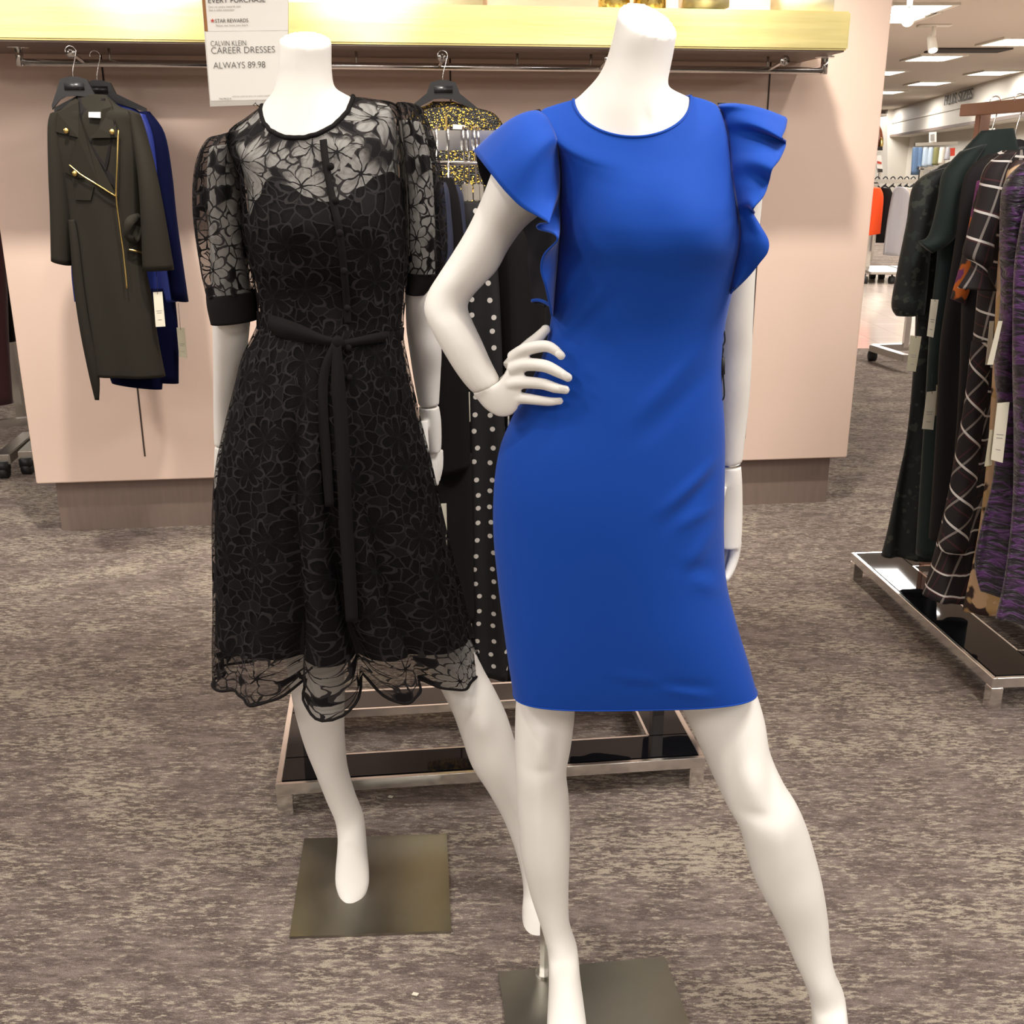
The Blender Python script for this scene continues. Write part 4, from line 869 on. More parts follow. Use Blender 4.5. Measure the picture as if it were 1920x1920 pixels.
# ---- coat + blue velvet dresses on the wall rail (left)
ct = wpt(wu(onr(160, 125)), RO + .16, rz + .018)
DC = ct.y
make_hanger(ct + V((.005, -.02, .014)), .155, 'black plastic hanger inside the charcoal belted coat', None, WU, hook=.10)
make_hanger(wpt(wu(onr(188, 125)), RO + .06, rz + .03), .3, 'black plastic hanger behind the coat hanger, holding the blue velvet dress', None, WU, hook=.10)
def coatfold(u, th, P, M_): return V((0, -1, 0)) * (.004 * math.sin(P.x * 50 + P.z * 6) * min(1, u / 4)) * max(0, math.sin(th))
CT = [rg(146, 176, 200, 178, DC, .02), rg(128, 198, 225, 200, DC, .035), rg(95, 215, 262, 214, DC, .045), rg(98, 240, 262, 240, DC, .05), rg(108, 290, 262, 290, DC, .052, p=.8), rg(122, 350, 262, 350, DC, .052, p=.8), rg(132, 420, 264, 420, DC, .05, p=.8), rg(136, 480, 268, 480, DC, .052, p=.8), rg(146, 560, 284, 560, DC, .055, p=.8), rg(160, 640, 296, 640, DC, .058, p=.8), rg(172, 702, 309, 706, DC, .06, p=.8)]
coat, LC = garment('belted_coat', 'charcoal long coat with gold zips and wide lapels hanging on the wall rail', 'coat', CT, 'coat', fn=coatfold)
snc = Snap(LC, coatfold)
lpart('sleeve', [rg(95, 214, 130, 205, DC, .03), rg(91, 240, 122, 240, DC, .036), rg(92, 320, 128, 320, DC - .01, .036), rg(95, 400, 134, 402, DC - .015, .036), rg(97, 488, 133, 498, DC - .02, .036)], 'coat', coat, 28, 6)
lpart('sleeve', [rg(240, 205, 262, 214, DC, .03), rg(246, 240, 272, 245, DC, .036), rg(258, 320, 292, 320, DC - .02, .036), rg(264, 400, 308, 400, DC - .03, .038), rg(268, 508, 326, 506, DC - .03, .038)], 'coat', coat, 28, 6)
def lap(name, px, off, m='coat', th=.004, parent=None):
    bm = bmesh.new(); P = [snc(x, y, off) for x, y in px]; prism(bm, P, (0, .006, 0)); return mpart(name, bm, m, parent or coat, False)
lap('neck_opening', [(146, 182), (196, 184), (215, 230), (204, 300), (196, 330), (218, 355), (160, 258), (147, 215)], .004, 'lining')
lap('lapel', [(140, 182), (147, 190), (150, 222), (164, 262), (218, 368), (186, 348), (129, 309), (142, 262), (147, 258), (104, 247), (108, 212)], .010)
lap('lapel', [(200, 180), (210, 200), (219, 240), (221, 258), (168, 259), (185, 240), (192, 205)], .010)
def zip_(px, w=.005, off=.016):
    mpart('zip', ribbon([snc(x, y, off) for x, y in px], [w] * len(px), None, .0015), 'goldmetal', coat)
zip_([(222, 244), (220, 300), (218, 368), (224, 420), (232, 480), (238, 541)]); zip_([(130, 309), (150, 326), (180, 345), (217, 368)], .004); zip_([(242, 468), (256, 471), (266, 474)], .005)
for x, y in ((124, 245), (210, 247), (140, 325)):
    t_ = bmesh.new(); bmesh.ops.create_uvsphere(t_, u_segments=12, v_segments=8, radius=.009); bmesh.ops.scale(t_, vec=(1, .5, 1), verts=t_.verts); bmesh.ops.translate(t_, vec=snc(x, y, .018), verts=t_.verts); mpart('snap_button', t_, 'goldmetal', coat)
lap('pocket_flap', [(121, 322), (135, 322), (150, 330), (158, 334), (140, 333)], .008); lap('pocket', [(135, 332), (176, 350), (170, 376), (142, 375)], .005)
mpart('belt', ribbon([snc(134, 412, .012), snc(139, 450, .012), snc(148, 540, .014), snc(160, 620, .014), at(176, 700, DC - .05), at(182, 750, DC - .045)], [.02, .028, .034, .036, .036, .014], None, .002), 'coat', coat)
mpart('belt', ribbon([snc(262, 405, .012), snc(244, 415, .03), snc(238, 440, .03), snc(252, 448, .02), snc(262, 425, .012)], [.02, .03, .02, .03, .02], None, .003), 'coat', coat)
lap('care_label', [(166, 210), (188, 210), (188, 221), (166, 220)], .012, 'signwhite')
htag(coat, [(287, 548), (304, 547), (310, 612), (292, 613)], DC - .04, 'paper', cord=(293, 508))
# velvet dresses
DV = DC + .13
vd, _ = garment('velvet_dress', 'navy and royal blue velvet long-sleeved dress hanging behind the charcoal coat', 'dress',
    [rg(190, 190, 235, 195, DV, .02), rg(180, 208, 262, 210, DV, .03), rg(180, 240, 280, 240, DV, .035), rg(150, 330, 300, 330, DV, .035, p=.8), rg(140, 430, 310, 430, DV, .035, p=.8), rg(134, 500, 320, 500, DV, .035, p=.8), rg(140, 565, 332, 566, DV, .035, p=.8)], 'bluevelvet', fn=coatfold)
lpart('skirt', [rg(150, 540, 326, 540, DV - .005, .035), rg(170, 620, 334, 620, DV - .005, .04), rg(178, 700, 335, 719, DV - .005, .045)], 'navyvelvet', vd, 48, 5, coatfold)
lpart('skirt', [rg(200, 640, 300, 640, DC + .1, .03), rg(205, 700, 305, 700, DC + .1, .032), rg(210, 718, 304, 730, DC + .1, .032)], 'navyvelvet', vd, 40, 5)
lpart('sleeve', [rg(262, 210, 280, 209, DV, .025), rg(272, 240, 308, 250, DV, .035), rg(290, 330, 322, 325, DV, .035), rg(305, 420, 332, 420, DV, .035), rg(322, 560, 353, 566, DV, .034)], 'navyvelvet', vd, 28, 5)
lpart('sleeve', [rg(262, 212, 272, 215, DV - .03, .02), rg(268, 250, 288, 255, DV - .03, .022), rg(280, 330, 300, 330, DV - .02, .022)], 'bluevelvet', vd, 24, 5)
htag(vd, [(331, 614), (346, 615), (351, 671), (336, 669)], DV - .05, 'tagbeige', cord=(334, 568))
# ---- sequin top on the rail
gt = wpt(wu(onr(824, 125)), RO + .16, rz + .018); DG = gt.y
make_hanger(gt + V((.003, -.02, .014)), .23, 'black plastic hanger carrying the gold sequin top', None, WU, hook=.10)
sq, _ = garment('sequin_top', 'black and gold sequinned top hanging on the wall rail between the mannequins', 'top',
    [rg(812, 190, 850, 190, DG, .010, -.01), rg(800, 197, 872, 198, DG, .016, -.01), rg(785, 203, 897, 203, DG, .028), rg(772, 214, 928, 214, DG, .036), rg(765, 244, 945, 244, DG, .04), rg(770, 300, 940, 300, DG, .045, p=.8), rg(775, 380, 935, 380, DG, .045, p=.8), rg(775, 480, 935, 480, DG, .045, p=.8)], 'sequin')
bm = bmesh.new(); prism(bm, [at(849, 233, DG - .05), at(873, 235, DG - .05), at(870, 243, DG - .05), at(849, 242, DG - .05)], (0, .004, 0)); mpart('care_label', bm, 'signwhite', sq, False)
bm = bmesh.new(); prism(bm, [at(834, 217, DG - .05), at(839, 217, DG - .05), at(838, 250, DG - .05), at(835, 250, DG - .05)], (0, .003, 0)); mpart('zip', bm, 'goldmetal', sq, False)

# ---- rectangular-base rack builder
def base_ring(P0, ax, ay, L, W, bw, z, t, parent):
    """P0 corner on floor, ax along length, ay along width; open-centred glossy board ring with chrome rims and feet"""
    def q(a, b, z_): 
        p = P0 + ax * a + ay * b; return V((p.x, p.y, z_))
    Mx = Matrix((ax, ay, V((0, 0, 1)))).transposed()
    for a0, a1, b0, b1 in ((0, L, 0, bw), (0, L, W - bw, W), (0, bw, bw, W - bw), (L - bw, L, bw, W - bw)):
        bm = bmesh.new(); box(bm, q((a0 + a1) / 2, (b0 + b1) / 2, z - .004), (a1 - a0 - .004, b1 - b0 - .004, .012), Mx); mpart('gloss_board', bm, 'blackglass', parent, False)
    bm = bmesh.new(); e = .012
    for a, b, la, lb in ((L / 2, -e / 2, L + 2 * e, e), (L / 2, W + e / 2, L + 2 * e, e), (-e / 2, W / 2, e, W), (L + e / 2, W / 2, e, W)): box(bm, q(a, b, z - t / 2), (la, lb, t), Mx, .0015)
    for a, b, la, lb in ((L / 2, bw, L - 2 * bw, .006), (L / 2, W - bw, L - 2 * bw, .006), (bw, W / 2, .006, W - 2 * bw), (L - bw, W / 2, .006, W - 2 * bw)): box(bm, q(a, b, z - .008), (la, lb, .022), Mx)
    mpart('chrome_rim', bm, 'chrome', parent, False)
    for a, b in ((.006, .006), (L - .006, .006), (.006, W - .006), (L - .006, W - .006)):
        bm = bmesh.new(); box(bm, q(a, b, (z - t) / 2), (.035, .035, z - t), Mx, .002); mpart('foot', bm, 'chrome', parent, False)
    return q, Mx
# centre rack
ZR = .085
c0 = atz(527, 1466, ZR); c1 = atz(1311, 1416, ZR); ax = (c1 - c0); CL = ax.length; ax.normalize(); ay = V((-ax.y, ax.x, 0)); P0 = V((c0.x, c0.y, 0)); CW = .42
rk = empty('garment_rack', P0 + ax * CL / 2 + ay * CW / 2, 'chrome garment rack with black glossy open base behind the two mannequins', 'rack')
q, Mx = base_ring(P0, ax, ay, CL, CW, .10, ZR, .028, rk)
ZT = 1.47
for a in (.05, CL - .05):
    bm = bmesh.new(); box(bm, q(a, CW / 2, (ZR + ZT) / 2), (.03, .03, ZT - ZR), Mx, .002); mpart('upright', bm, 'chrome', rk, False)
    
for b in (CW / 2,):
    bm = bmesh.new(); box(bm, q(CL / 2, b, ZT - .0), (CL - .02, .03, .04), Mx, .002); mpart('top_rail', bm, 'chrome', rk, False)
bm = bmesh.new(); tube(bm, [q(.05, CW / 2 - .015, ZT - .045), q(CL - .05, CW / 2 - .015, ZT - .045)], .005, 8); mpart('lower_rail', bm, 'chrome', rk)
DR = q(CL / 2, CW / 2, 0).y
# acrylic sign on the centre rack
sg = empty('sign_holder', q(.06, CW / 2, ZT + .02), 'white price sign in a clear holder standing on the rack behind the black dress', 'sign')
DSg = q(.06, CW / 2, 0).y - .03
sc = [at(378, -60, DSg), at(540, -60, DSg), at(540, 190, DSg), at(393, 198, DSg)]
sgL, sgR = at(394, 195, DSg), at(538, 193, DSg)
a_, b_ = at(381, 20, DSg), at(540, 20, DSg)
W_ = (sgR - sgL).length * 1.03; zb_ = at(465, 200, DSg).z; tilt = R_(-2.5)
SX = V((1, .03, 0)).normalized(); SM = Matrix((SX, V((0, 0, 1)), SX.cross(V((0, 0, 1))))).transposed()
TL = at(380, 5, DSg - .0); x0 = at(389, 120, DSg).x
def sp_(x, y, o=0.0):   # on the sign plane
    return at(x, y, DSg) + V((0, -o, 0))
bm = bmesh.new(); prism(bm, [sp_(374, -50), sp_(541, -50), sp_(539, 194), sp_(394, 200)], (0, .003, 0)); mpart('acrylic_sleeve', bm, 'satin', sg, False)
bm = bmesh.new(); prism(bm, [sp_(386, 60, .001), sp_(540, 58, .001), sp_(538, 186, .001), sp_(395, 189, .001)], (0, .0008, 0)); mpart('price_card', bm, 'signwhite', sg, False)
bm = bmesh.new(); prism(bm, [sp_(376, -50, .001), sp_(541, -50, .001), sp_(540, 57, .001), sp_(386, 59, .001)], (0, .0008, 0)); mpart('offer_card', bm, 'signwhite', sg, False)
bm = bmesh.new(); prism(bm, [sp_(375, -50, .0015), sp_(381, -50, .0015), sp_(390, 59, .0015), sp_(384, 59, .0015)], (0, .0004, 0)); mpart('photo_strip', bm, 'brownphoto', sg, False)
def stext(s, x0, x1, yb, h, m, nm='lettering', th=0.0):
    o = textmesh(nm, s, 1.0, V((0, 0, 0)), Matrix.Identity(3), m, sg, 0.0, 'LEFT', off=th)
    base = base_of(sg); vs = [v.co + base for v in o.data.vertices]; xs = [v.x for v in vs]; ys = [v.y for v in vs]; mnx, mxx = min(xs), max(xs); mxy = max(ys); 
    A = sp_(x0, yb, .0025); B = sp_(x1, yb - (x1 - x0) * .02, .0025); T = sp_(x0 - h * .06, yb - h, .0025)
    for v in o.data.vertices:
        c = v.co + base; fx = (c.x - mnx) / (mxx - mnx); fy = c.y / max(mxy, .01); v.co = A + (B - A) * fx + (T - A) * fy - base
    return o
stext('EVERY PURCHASE', 391, 498, 6, 9, 'ink'); stext('STAR REWARDS', 404, 466, 43, 7, 'ink'); stext('Earn on every rewards visit', 392, 452, 15, 4, 'inkgrey', th=-.004); stext('See a sales associate', 392, 440, 21, 4, 'inkgrey', th=-.004); stext('Now we love you back', 406, 466, 50, 4, 'inkgrey', th=-.004)
stext('CALVIN KLEIN', 396, 462, 87, 10, 'ink', th=-.012); stext('CAREER DRESSES', 397, 516, 101, 12, 'ink', th=-.012); stext('ALWAYS 89.98', 401, 498, 129, 12, 'ink', th=-.012)
stext('THE PRICE IS', 411, 434, 187, 3, 'ink'); stext('selection varies by store, no coupons needed', 436, 508, 182, 3, 'inkgrey', th=-.004)
bm = bmesh.new(); pts = [sp_(399 + 4.2 * math.cos(PI / 2 + k * PI / 5) * (1 if k % 2 == 0 else .42), 39 - 4.2 * math.sin(PI / 2 + k * PI / 5) * (1 if k % 2 == 0 else .42), .003) for k in range(10)]; prism(bm, pts, (0, .0004, 0)); mpart('star', bm, 'red', sg, False)
bm = bmesh.new(); tube(bm, [sp_(476, 194), q(.08, CW / 2, ZT + .02)], .004, 8); box(bm, q(.08, CW / 2, ZT + .024), (.06, .04, .006), Mx); mpart('stem', bm, 'clear', sg, False)

def rackdress(name, label, cat, rows, D, m, f=.02, k=6, ph=0., a=.006, group=None, p=.75, hang=None, part='body'):
    rings = [rg(xl, yl, xr, yr, D, f * (.5 if i == 0 else 1), 0, p=p) for i, (xl, yl, xr, yr) in enumerate(rows)]
    t, lf = garment(name, label, cat, rings, m, group, part, foldfn(k, a, ph)); return t, lf
D1 = DR - .02
jk, _ = rackdress('black_jacket', 'charcoal black long jacket on the centre rack just right of the black dress', 'jacket', [(806, 330, 850, 335), (800, 380, 862, 380), (805, 480, 872, 480), (815, 600, 876, 600), (815, 700, 878, 700), (815, 800, 881, 800), (812, 892, 882, 872)], 2.335, 'blackcloth', .03)
htag(jk, [(823, 945), (837, 944), (839, 1040), (833, 1035)], 2.30, 'paper', lines=False)
rackdress('black_trousers', 'long black trousers on the centre rack below the charcoal jacket', 'trousers', [(812, 850, 885, 850), (815, 950, 886, 950), (820, 1050, 888, 1050), (825, 1160, 890, 1165)], 2.35, 'lining', .02)
nv, _ = rackdress('navy_blouse', 'slate navy draped top clipped on the centre rack above the jacket', 'top', [(818, 340, 836, 342), (818, 360, 842, 360), (822, 400, 846, 400), (826, 450, 850, 450), (828, 500, 850, 500)], 2.30, 'navy', .02, a=.004)
nv2, _ = rackdress('navy_blouse', 'slate navy top with rounded shoulder behind the first one on the centre rack', 'top', [(846, 345, 858, 346), (842, 365, 868, 365), (844, 400, 872, 400), (848, 450, 876, 450), (850, 520, 880, 520)], 2.36, 'navy', .02, a=.004)
pd, _ = rackdress('polka_dot_dress', 'black dress with white polka dots hanging on the centre rack', 'dress', [(862, 378, 900, 378), (858, 420, 925, 420), (866, 520, 935, 520), (868, 620, 940, 620), (872, 760, 945, 760), (876, 900, 950, 900), (880, 1050, 950, 1050), (884, 1160, 952, 1160), (888, 1262, 952, 1272)], 2.375, 'dots', .022, 7, 1.0, .007)
htag(pd, [(874, 735), (881, 735), (882, 790), (876, 796)], 2.33, 'paper', lines=False)
bd, _ = rackdress('black_dress', 'long black dress hanging behind the hip arm of the blue mannequin', 'dress', [(930, 400, 990, 400), (915, 450, 1015, 450), (918, 560, 1020, 560), (922, 700, 1020, 700), (926, 850, 1000, 850), (932, 1000, 1000, 1000), (938, 1150, 1000, 1150), (942, 1270, 1000, 1270)], 2.43, 'lining', .022, 8, 2.0, .008)
bd2, _ = rackdress('navy_dress', 'dark navy knotted dress on the centre rack beside the blue dress hip', 'dress', [(985, 430, 1060, 430), (960, 500, 1065, 500), (955, 600, 1060, 600), (950, 760, 1060, 760), (948, 900, 1060, 900), (948, 1050, 1060, 1050), (950, 1230, 1060, 1230)], 2.49, 'inkfloral', .022, 8, .4, .007)
for i_, (xa, xb, D_, lb) in enumerate(((495, 590, 2.38, 'left'), (560, 660, 2.45, 'middle'), (640, 735, 2.40, 'right'))):
    rackdress('black_dress', 'long black dress added to the centre rack, hidden behind the lace skirt, ' + lb + ' of three', 'dress', [(xa + 25, 345, xb - 25, 345), (xa, 400, xb, 400), (xa, 700, xb, 700), (xa, 1000, xb, 1000), (xa, 1190, xb, 1190)], D_, 'lining', .022, 8, i_, .007)  # unseen dresses, added so the glossy base reflects something dark
rackdress('navy_dress', 'plain navy dress added to the centre rack, hidden behind the right half of the blue dress', 'dress', [(1225, 330, 1320, 330), (1210, 400, 1330, 400), (1210, 700, 1330, 700), (1212, 1000, 1320, 1000), (1212, 1240, 1320, 1240)], 2.50, 'inkfloral', .022, 8, .4, .007)  # unseen, added as dark cloth for the base boards to reflect
rackdress('black_dress', 'plain black dress added at the hidden right end of the centre rack behind the blue dress', 'dress', [(1090, 330, 1180, 330), (1070, 400, 1200, 400), (1070, 700, 1200, 700), (1072, 1000, 1190, 1000), (1072, 1240, 1190, 1240)], 2.45, 'lining', .022, 8, .4, .007)  # also added out of sight to darken the base reflection
for i, (x, D, drop) in enumerate(((815, 2.30, 88), (839, 2.33, 88), (869, 2.37, 95), (878, 2.385, 95), (891, 2.41, 95), (899, 2.44, 95))):
    top = V((at(x, 250, D).x, q(.1 + .2, CW / 2, 0).y, ZT + .022)); lowp = at(x + 2, 250 + drop, D)
    h = empty('clip_hanger', top, ['chrome clip hanger at the left end above the slate navy top', 'second chrome clip hanger above the slate navy tops', 'chrome clip hanger above the polka dot dress, nearest the navy top', 'chrome clip hanger in the middle above the polka dot dress', 'chrome clip hanger next to the blue ruffle tip', 'chrome clip hanger just under the blue ruffle tip'][i], 'hanger')
    bm = bmesh.new(); tube(bm, [top + V((0, .02, -.012)), top + V((0, .01, .0035)), top + V((0, -.02, .0)), top + V((.002, -.026, -.03)), top.lerp(lowp, .6), lowp], .0021, 6, 4); mpart('hook', bm, 'chrome', h)
    bm = bmesh.new(); l2 = at(x + 3, 250 + drop + 32, D); bar(bm, lowp, l2, .012, .01, .002); mpart('clip', bm, 'chrome' if i > 1 else 'blackplastic', h, False)

# ================================================================== RIGHT RACK
c0 = atz(1605, 1038, .10); c1 = atz(1866, 1268, .10); ax = c1 - c0; RL = ax.length; ax.normalize(); ay = V((-ax.y, ax.x, 0)); P1 = V((c0.x, c0.y, 0)); RW = .44
rr = empty('garment_rack', P1 + ax * RL / 2 + ay * RW / 2, 'rack with rose coloured top bar and black glossy base, full of dresses', 'rack')
q, Mx = base_ring(P1, ax, ay, RL, RW, .145, .10, .03, rr)
ZT2 = atz(1860, 192, 0).z if False else at(1812, 205, 3.45).z
up_p = q(.13, RW / 2 - .005, 0); rx = at(1838, 260, up_p.y).x; up_p.x = rx
bm = bmesh.new(); box(bm, V((up_p.x, up_p.y, (ZT2 + .1) / 2)), (.03, .035, ZT2 - .1), Mx, .002); mpart('upright', bm, 'rose', rr, False)
far_ = V((at(1808, 205, up_p.y + .05).x, up_p.y + .05, ZT2)); bd_ = V((ax.x, ax.y, 0))
nearp = V((rx + .10, c1.y + .0, ZT2)); 
bm = bmesh.new(); bar(bm, far_, nearp, .03, .035, .002); mpart('top_bar', bm, 'rose', rr, False)
bm = bmesh.new(); box(bm, V((nearp.x, nearp.y + .1, (ZT2 + .1) / 2)), (.03, .035, ZT2 - .1), Mx, .002); mpart('upright', bm, 'rose', rr, False)
def barpt(D): 
    t = (D - far_.y) / (nearp.y - far_.y); return far_.lerp(nearp, t)
G = 'dresses on the right rack'
g1, _ = rackdress('burnout_dress', 'black and green floral burnout velvet dress at the far end of the right rack', 'dress', [(1800, 295, 1860, 290), (1740, 330, 1880, 320), (1712, 420, 1890, 420), (1718, 560, 1880, 560), (1712, 700, 1860, 700), (1700, 820, 1840, 820), (1684, 900, 1815, 900), (1666, 990, 1780, 990), (1653, 1042, 1765, 1048)], 3.36, 'greenfloral', .03, 6, .3, .018, G)
lpart('sleeve', [rg(1745, 322, 1790, 310, 3.33, .03), rg(1712, 350, 1770, 345, 3.32, .035), rg(1700, 420, 1750, 420, 3.31, .036), rg(1684, 500, 1742, 500, 3.31, .038), rg(1672, 570, 1735, 570, 3.31, .038), rg(1680, 592, 1732, 590, 3.31, .03)], 'greenfloral', g1, 28, 6)
g2, _ = rackdress('green_dress', 'bottle green long dress with tied cuff second from the far end of the right rack', 'dress', [(1840, 245, 1900, 240), (1790, 300, 1910, 290), (1765, 340, 1910, 340), (1758, 480, 1900, 480), (1745, 600, 1890, 600), (1735, 760, 1870, 760), (1726, 900, 1850, 900), (1718, 1040, 1830, 1045)], 3.24, 'greencloth', .03, 6, 1.2, .016, G)
lpart('sleeve', [rg(1800, 285, 1850, 270, 3.2, .03), rg(1768, 325, 1820, 320, 3.19, .034), rg(1758, 380, 1800, 380, 3.18, .032), rg(1742, 440, 1790, 445, 3.18, .03), rg(1722, 452, 1748, 475, 3.17, .022)], 'greencloth', g2, 28, 6)
htag(g2, [(1738, 735), (1757, 733), (1750, 806), (1729, 804)], 3.14, 'paper', cord=(1748, 700)); htag(g2, [(1756, 722), (1773, 720), (1768, 778), (1753, 780)], 3.15, 'tagbeige')
g3, _ = rackdress('black_dress', 'plain black long dress in the middle of the right rack beside the green one', 'dress', [(1850, 290, 1920, 285), (1810, 330, 1930, 330), (1795, 430, 1930, 430), (1775, 560, 1920, 560), (1762, 660, 1900, 660), (1756, 800, 1880, 800), (1750, 900, 1870, 900), (1742, 1010, 1860, 1040)], 3.1, 'maroonblack', .028, 6, 2.2, .008, G)
htag(g3, [(1746, 561), (1760, 562), (1750, 633), (1738, 630)], 3.04, 'paper', cord=(1752, 540)); htag(g3, [(1707, 629), (1728, 631), (1717, 697), (1700, 695)], 3.06, 'tagbeige', cord=(1720, 590))
g4, _ = rackdress('floral_dress', 'dark dress with orange and purple flowers at the sleeve on the right rack', 'dress', [(1870, 300, 1940, 300), (1835, 340, 1960, 340), (1820, 430, 1950, 430), (1805, 560, 1930, 560), (1800, 700, 1900, 700), (1790, 850, 1880, 850), (1770, 1000, 1870, 1000)], 3.0, 'maroonblack', .026, 6, .2, .008, G)
lpart('sleeve', [rg(1832, 340, 1862, 335, 2.98, .02), rg(1818, 420, 1842, 420, 2.97, .022), rg(1800, 500, 1830, 500, 2.97, .024), rg(1783, 560, 1808, 570, 2.97, .022)], 'orangefloral', g4, 24, 5)
g5, LP5 = rackdress('plaid_dress', 'black and white plaid long dress with tied sleeves on the right rack', 'dress', [(1880, 282, 1935, 280), (1850, 310, 1960, 310), (1848, 420, 1960, 420), (1838, 520, 1945, 520), (1826, 640, 1930, 640), (1812, 760, 1915, 760), (1795, 850, 1900, 850), (1776, 950, 1885, 950), (1752, 1050, 1868, 1050), (1730, 1115, 1845, 1135)], 2.88, 'plaid', .034, 5, 1.7, .020, G)
lpart('sleeve', [rg(1872, 292, 1905, 284, 2.83, .03), rg(1846, 318, 1890, 316, 2.82, .036), rg(1832, 380, 1876, 385, 2.81, .036), rg(1815, 440, 1864, 448, 2.8, .036), rg(1806, 478, 1860, 492, 2.8, .036), rg(1822, 495, 1850, 510, 2.8, .022), rg(1796, 540, 1870, 545, 2.8, .03)], 'plaid', g5, 32, 6)
htag(g5, [(1856, 602), (1864, 602), (1858, 684), (1848, 684)], 2.79, 'paper', lines=False)
lpart('skirt_panel', [rg(1822, 640, 1862, 640, 2.84, .02), rg(1808, 760, 1850, 760, 2.84, .024), rg(1792, 850, 1838, 850, 2.84, .026), rg(1774, 950, 1826, 950, 2.84, .028), rg(1758, 1030, 1812, 1036, 2.84, .028)], 'plaid_diag', g5, 32, 6, foldfn(4, .006, .3))
g6, _ = rackdress('beige_floral_dress', 'brown and beige floral dress peeking out between the plaid and purple ones', 'dress', [(1905, 300, 1960, 300), (1885, 340, 1980, 340), (1872, 500, 1970, 500), (1862, 700, 1960, 700), (1852, 850, 1950, 850), (1835, 1000, 1930, 1000), (1805, 1145, 1905, 1150)], 2.78, 'beigefloral', .024, 6, .9, .008, G)
g7, _ = rackdress('purple_dress', 'purple crushed velvet dress with ruched body near the front of the right rack', 'dress', [(1925, 300, 1990, 300), (1885, 345, 2030, 345), (1878, 430, 2030, 430), (1880, 560, 2020, 560), (1868, 680, 2010, 680), (1872, 780, 2010, 780), (1862, 900, 2000, 900), (1842, 980, 1990, 980), (1828, 1055, 1985, 1060), (1838, 1108, 1960, 1112)], 2.66, 'purple', .036, 6, 1.9, .022, G)
htag(g7, [(1870, 756), (1893, 754), (1880, 868), (1858, 862)], 2.59, 'paper'); htag(g7, [(1872, 602), (1880, 602), (1862, 684), (1851, 684)], 2.6, 'paper', lines=False); htag(g7, [(1856, 806), (1866, 806), (1860, 872), (1846, 875)], 2.60, 'tagbeige', lines=False)
g8, _ = rackdress('plum_dress', 'dark plum velvet dress at the photo edge, frontmost on the right rack', 'dress', [(1975, 320, 2060, 320), (1935, 360, 2090, 360), (1905, 480, 2080, 480), (1900, 640, 2070, 640), (1905, 800, 2060, 800), (1900, 950, 2050, 950), (1885, 1080, 2040, 1080), (1868, 1160, 2030, 1170)], 2.56, 'purple', .036, 6, .5, .020, G)
for i, (D, t_) in enumerate(((3.36, g1), (3.24, g2), (3.1, g3), (3.0, g4), (2.88, g5))):
    bp_ = barpt(D) + V((0, 0, .02))
    make_hanger(bp_ + V((0, 0, .008)), .34, ['black hanger of the burnout dress at the far end of the right rack', 'black hanger of the bottle green dress on the right rack', 'black hanger of the plain black dress on the right rack', 'black hanger of the orange floral dress on the right rack', 'black hanger of the plaid dress on the right rack'][i], 'hangers on the right rack', V((1, .05, 0)), hook=.13)

# ================================================================== FAR BACKGROUND RIGHT
def simple(name, label, cat, rows, D, m, f=.05, a=.02, k=6, group=None):
    s = D / 2.4
    rings = [rg(xl, yl, xr, yr, D, f, 0, p=.75) for xl, yl, xr, yr in rows]
    return garment(name, label, cat, rings, m, group, 'body', foldfn(3, a, D), 24, 4)[0]
# floor rack with orange and grey garments
DF = atz(1650, 512, .1).y
fr_ = empty('garment_rack', atz(1648, 515, 0), 'distant chrome rack on casters carrying the orange and grey knits', 'rack')
bm = bmesh.new(); a, b = at(1620, 340, DF), at(1745, 340, DF); bar(bm, a, b, .05, .05); mpart('top_rail', bm, 'chrome', fr_, False)
for x in (1640, 1725):
    bm = bmesh.new(); a = at(x, 342, DF); bar(bm, a, V((a.x, a.y, .12)), .07, .05); mpart('upright', bm, 'chrome', fr_, False)
bm = bmesh.new(); c = at(1648, 507, DF); box(bm, V((c.x, DF, .14)), (.5, .9, .03), None, .004); c2 = at(1725, 507, DF); box(bm, V((c2.x, DF, .14)), (.5, .9, .03), None, .004); mpart('base', bm, 'satin', fr_, False)
for x in (1622, 1636, 1653, 1673):
    bm = bmesh.new(); c = at(x, 514, DF - (.4 if x in (1622, 1673) else -.2)); tube(bm, [V((c.x - .03, c.y, .05)), V((c.x + .03, c.y, .05))], .05, 14); bar(bm, V((c.x, c.y, .05)), V((c.x, c.y, .13)), .02, .02); mpart('caster', bm, 'rubber', fr_)
GB = 'knitwear on the distant rack'
simple('orange_sweater', 'orange knit on the distant rack beside the pink wall edge', 'sweater', [(1628, 352, 1650, 352), (1624, 370, 1656, 370), (1622, 420, 1652, 420), (1618, 442, 1650, 438)], DF - .1, 'orange', .06, .01)
simple('dark_sweater', 'black garment hanging between the orange and the grey knit', 'sweater', [(1652, 352, 1668, 352), (1650, 380, 1676, 380), (1642, 455, 1668, 455)], DF + .0, 'lining', .06, .01)
simple('grey_cardigan', 'long light grey cardigan with uneven hem on the distant rack', 'cardigan', [(1680, 350, 1694, 350), (1674, 362, 1704, 362), (1666, 400, 1702, 400), (1660, 440, 1700, 440), (1656, 478, 1698, 480)], DF - .3, 'greyknit', .06, .03)
simple('cream_knit', 'cream ribbed knit partly hidden by the green velvet sleeve', 'sweater', [(1698, 352, 1712, 352), (1698, 370, 1722, 370), (1696, 420, 1720, 420), (1692, 455, 1716, 455)], DF - .15, 'cream', .06, .02)
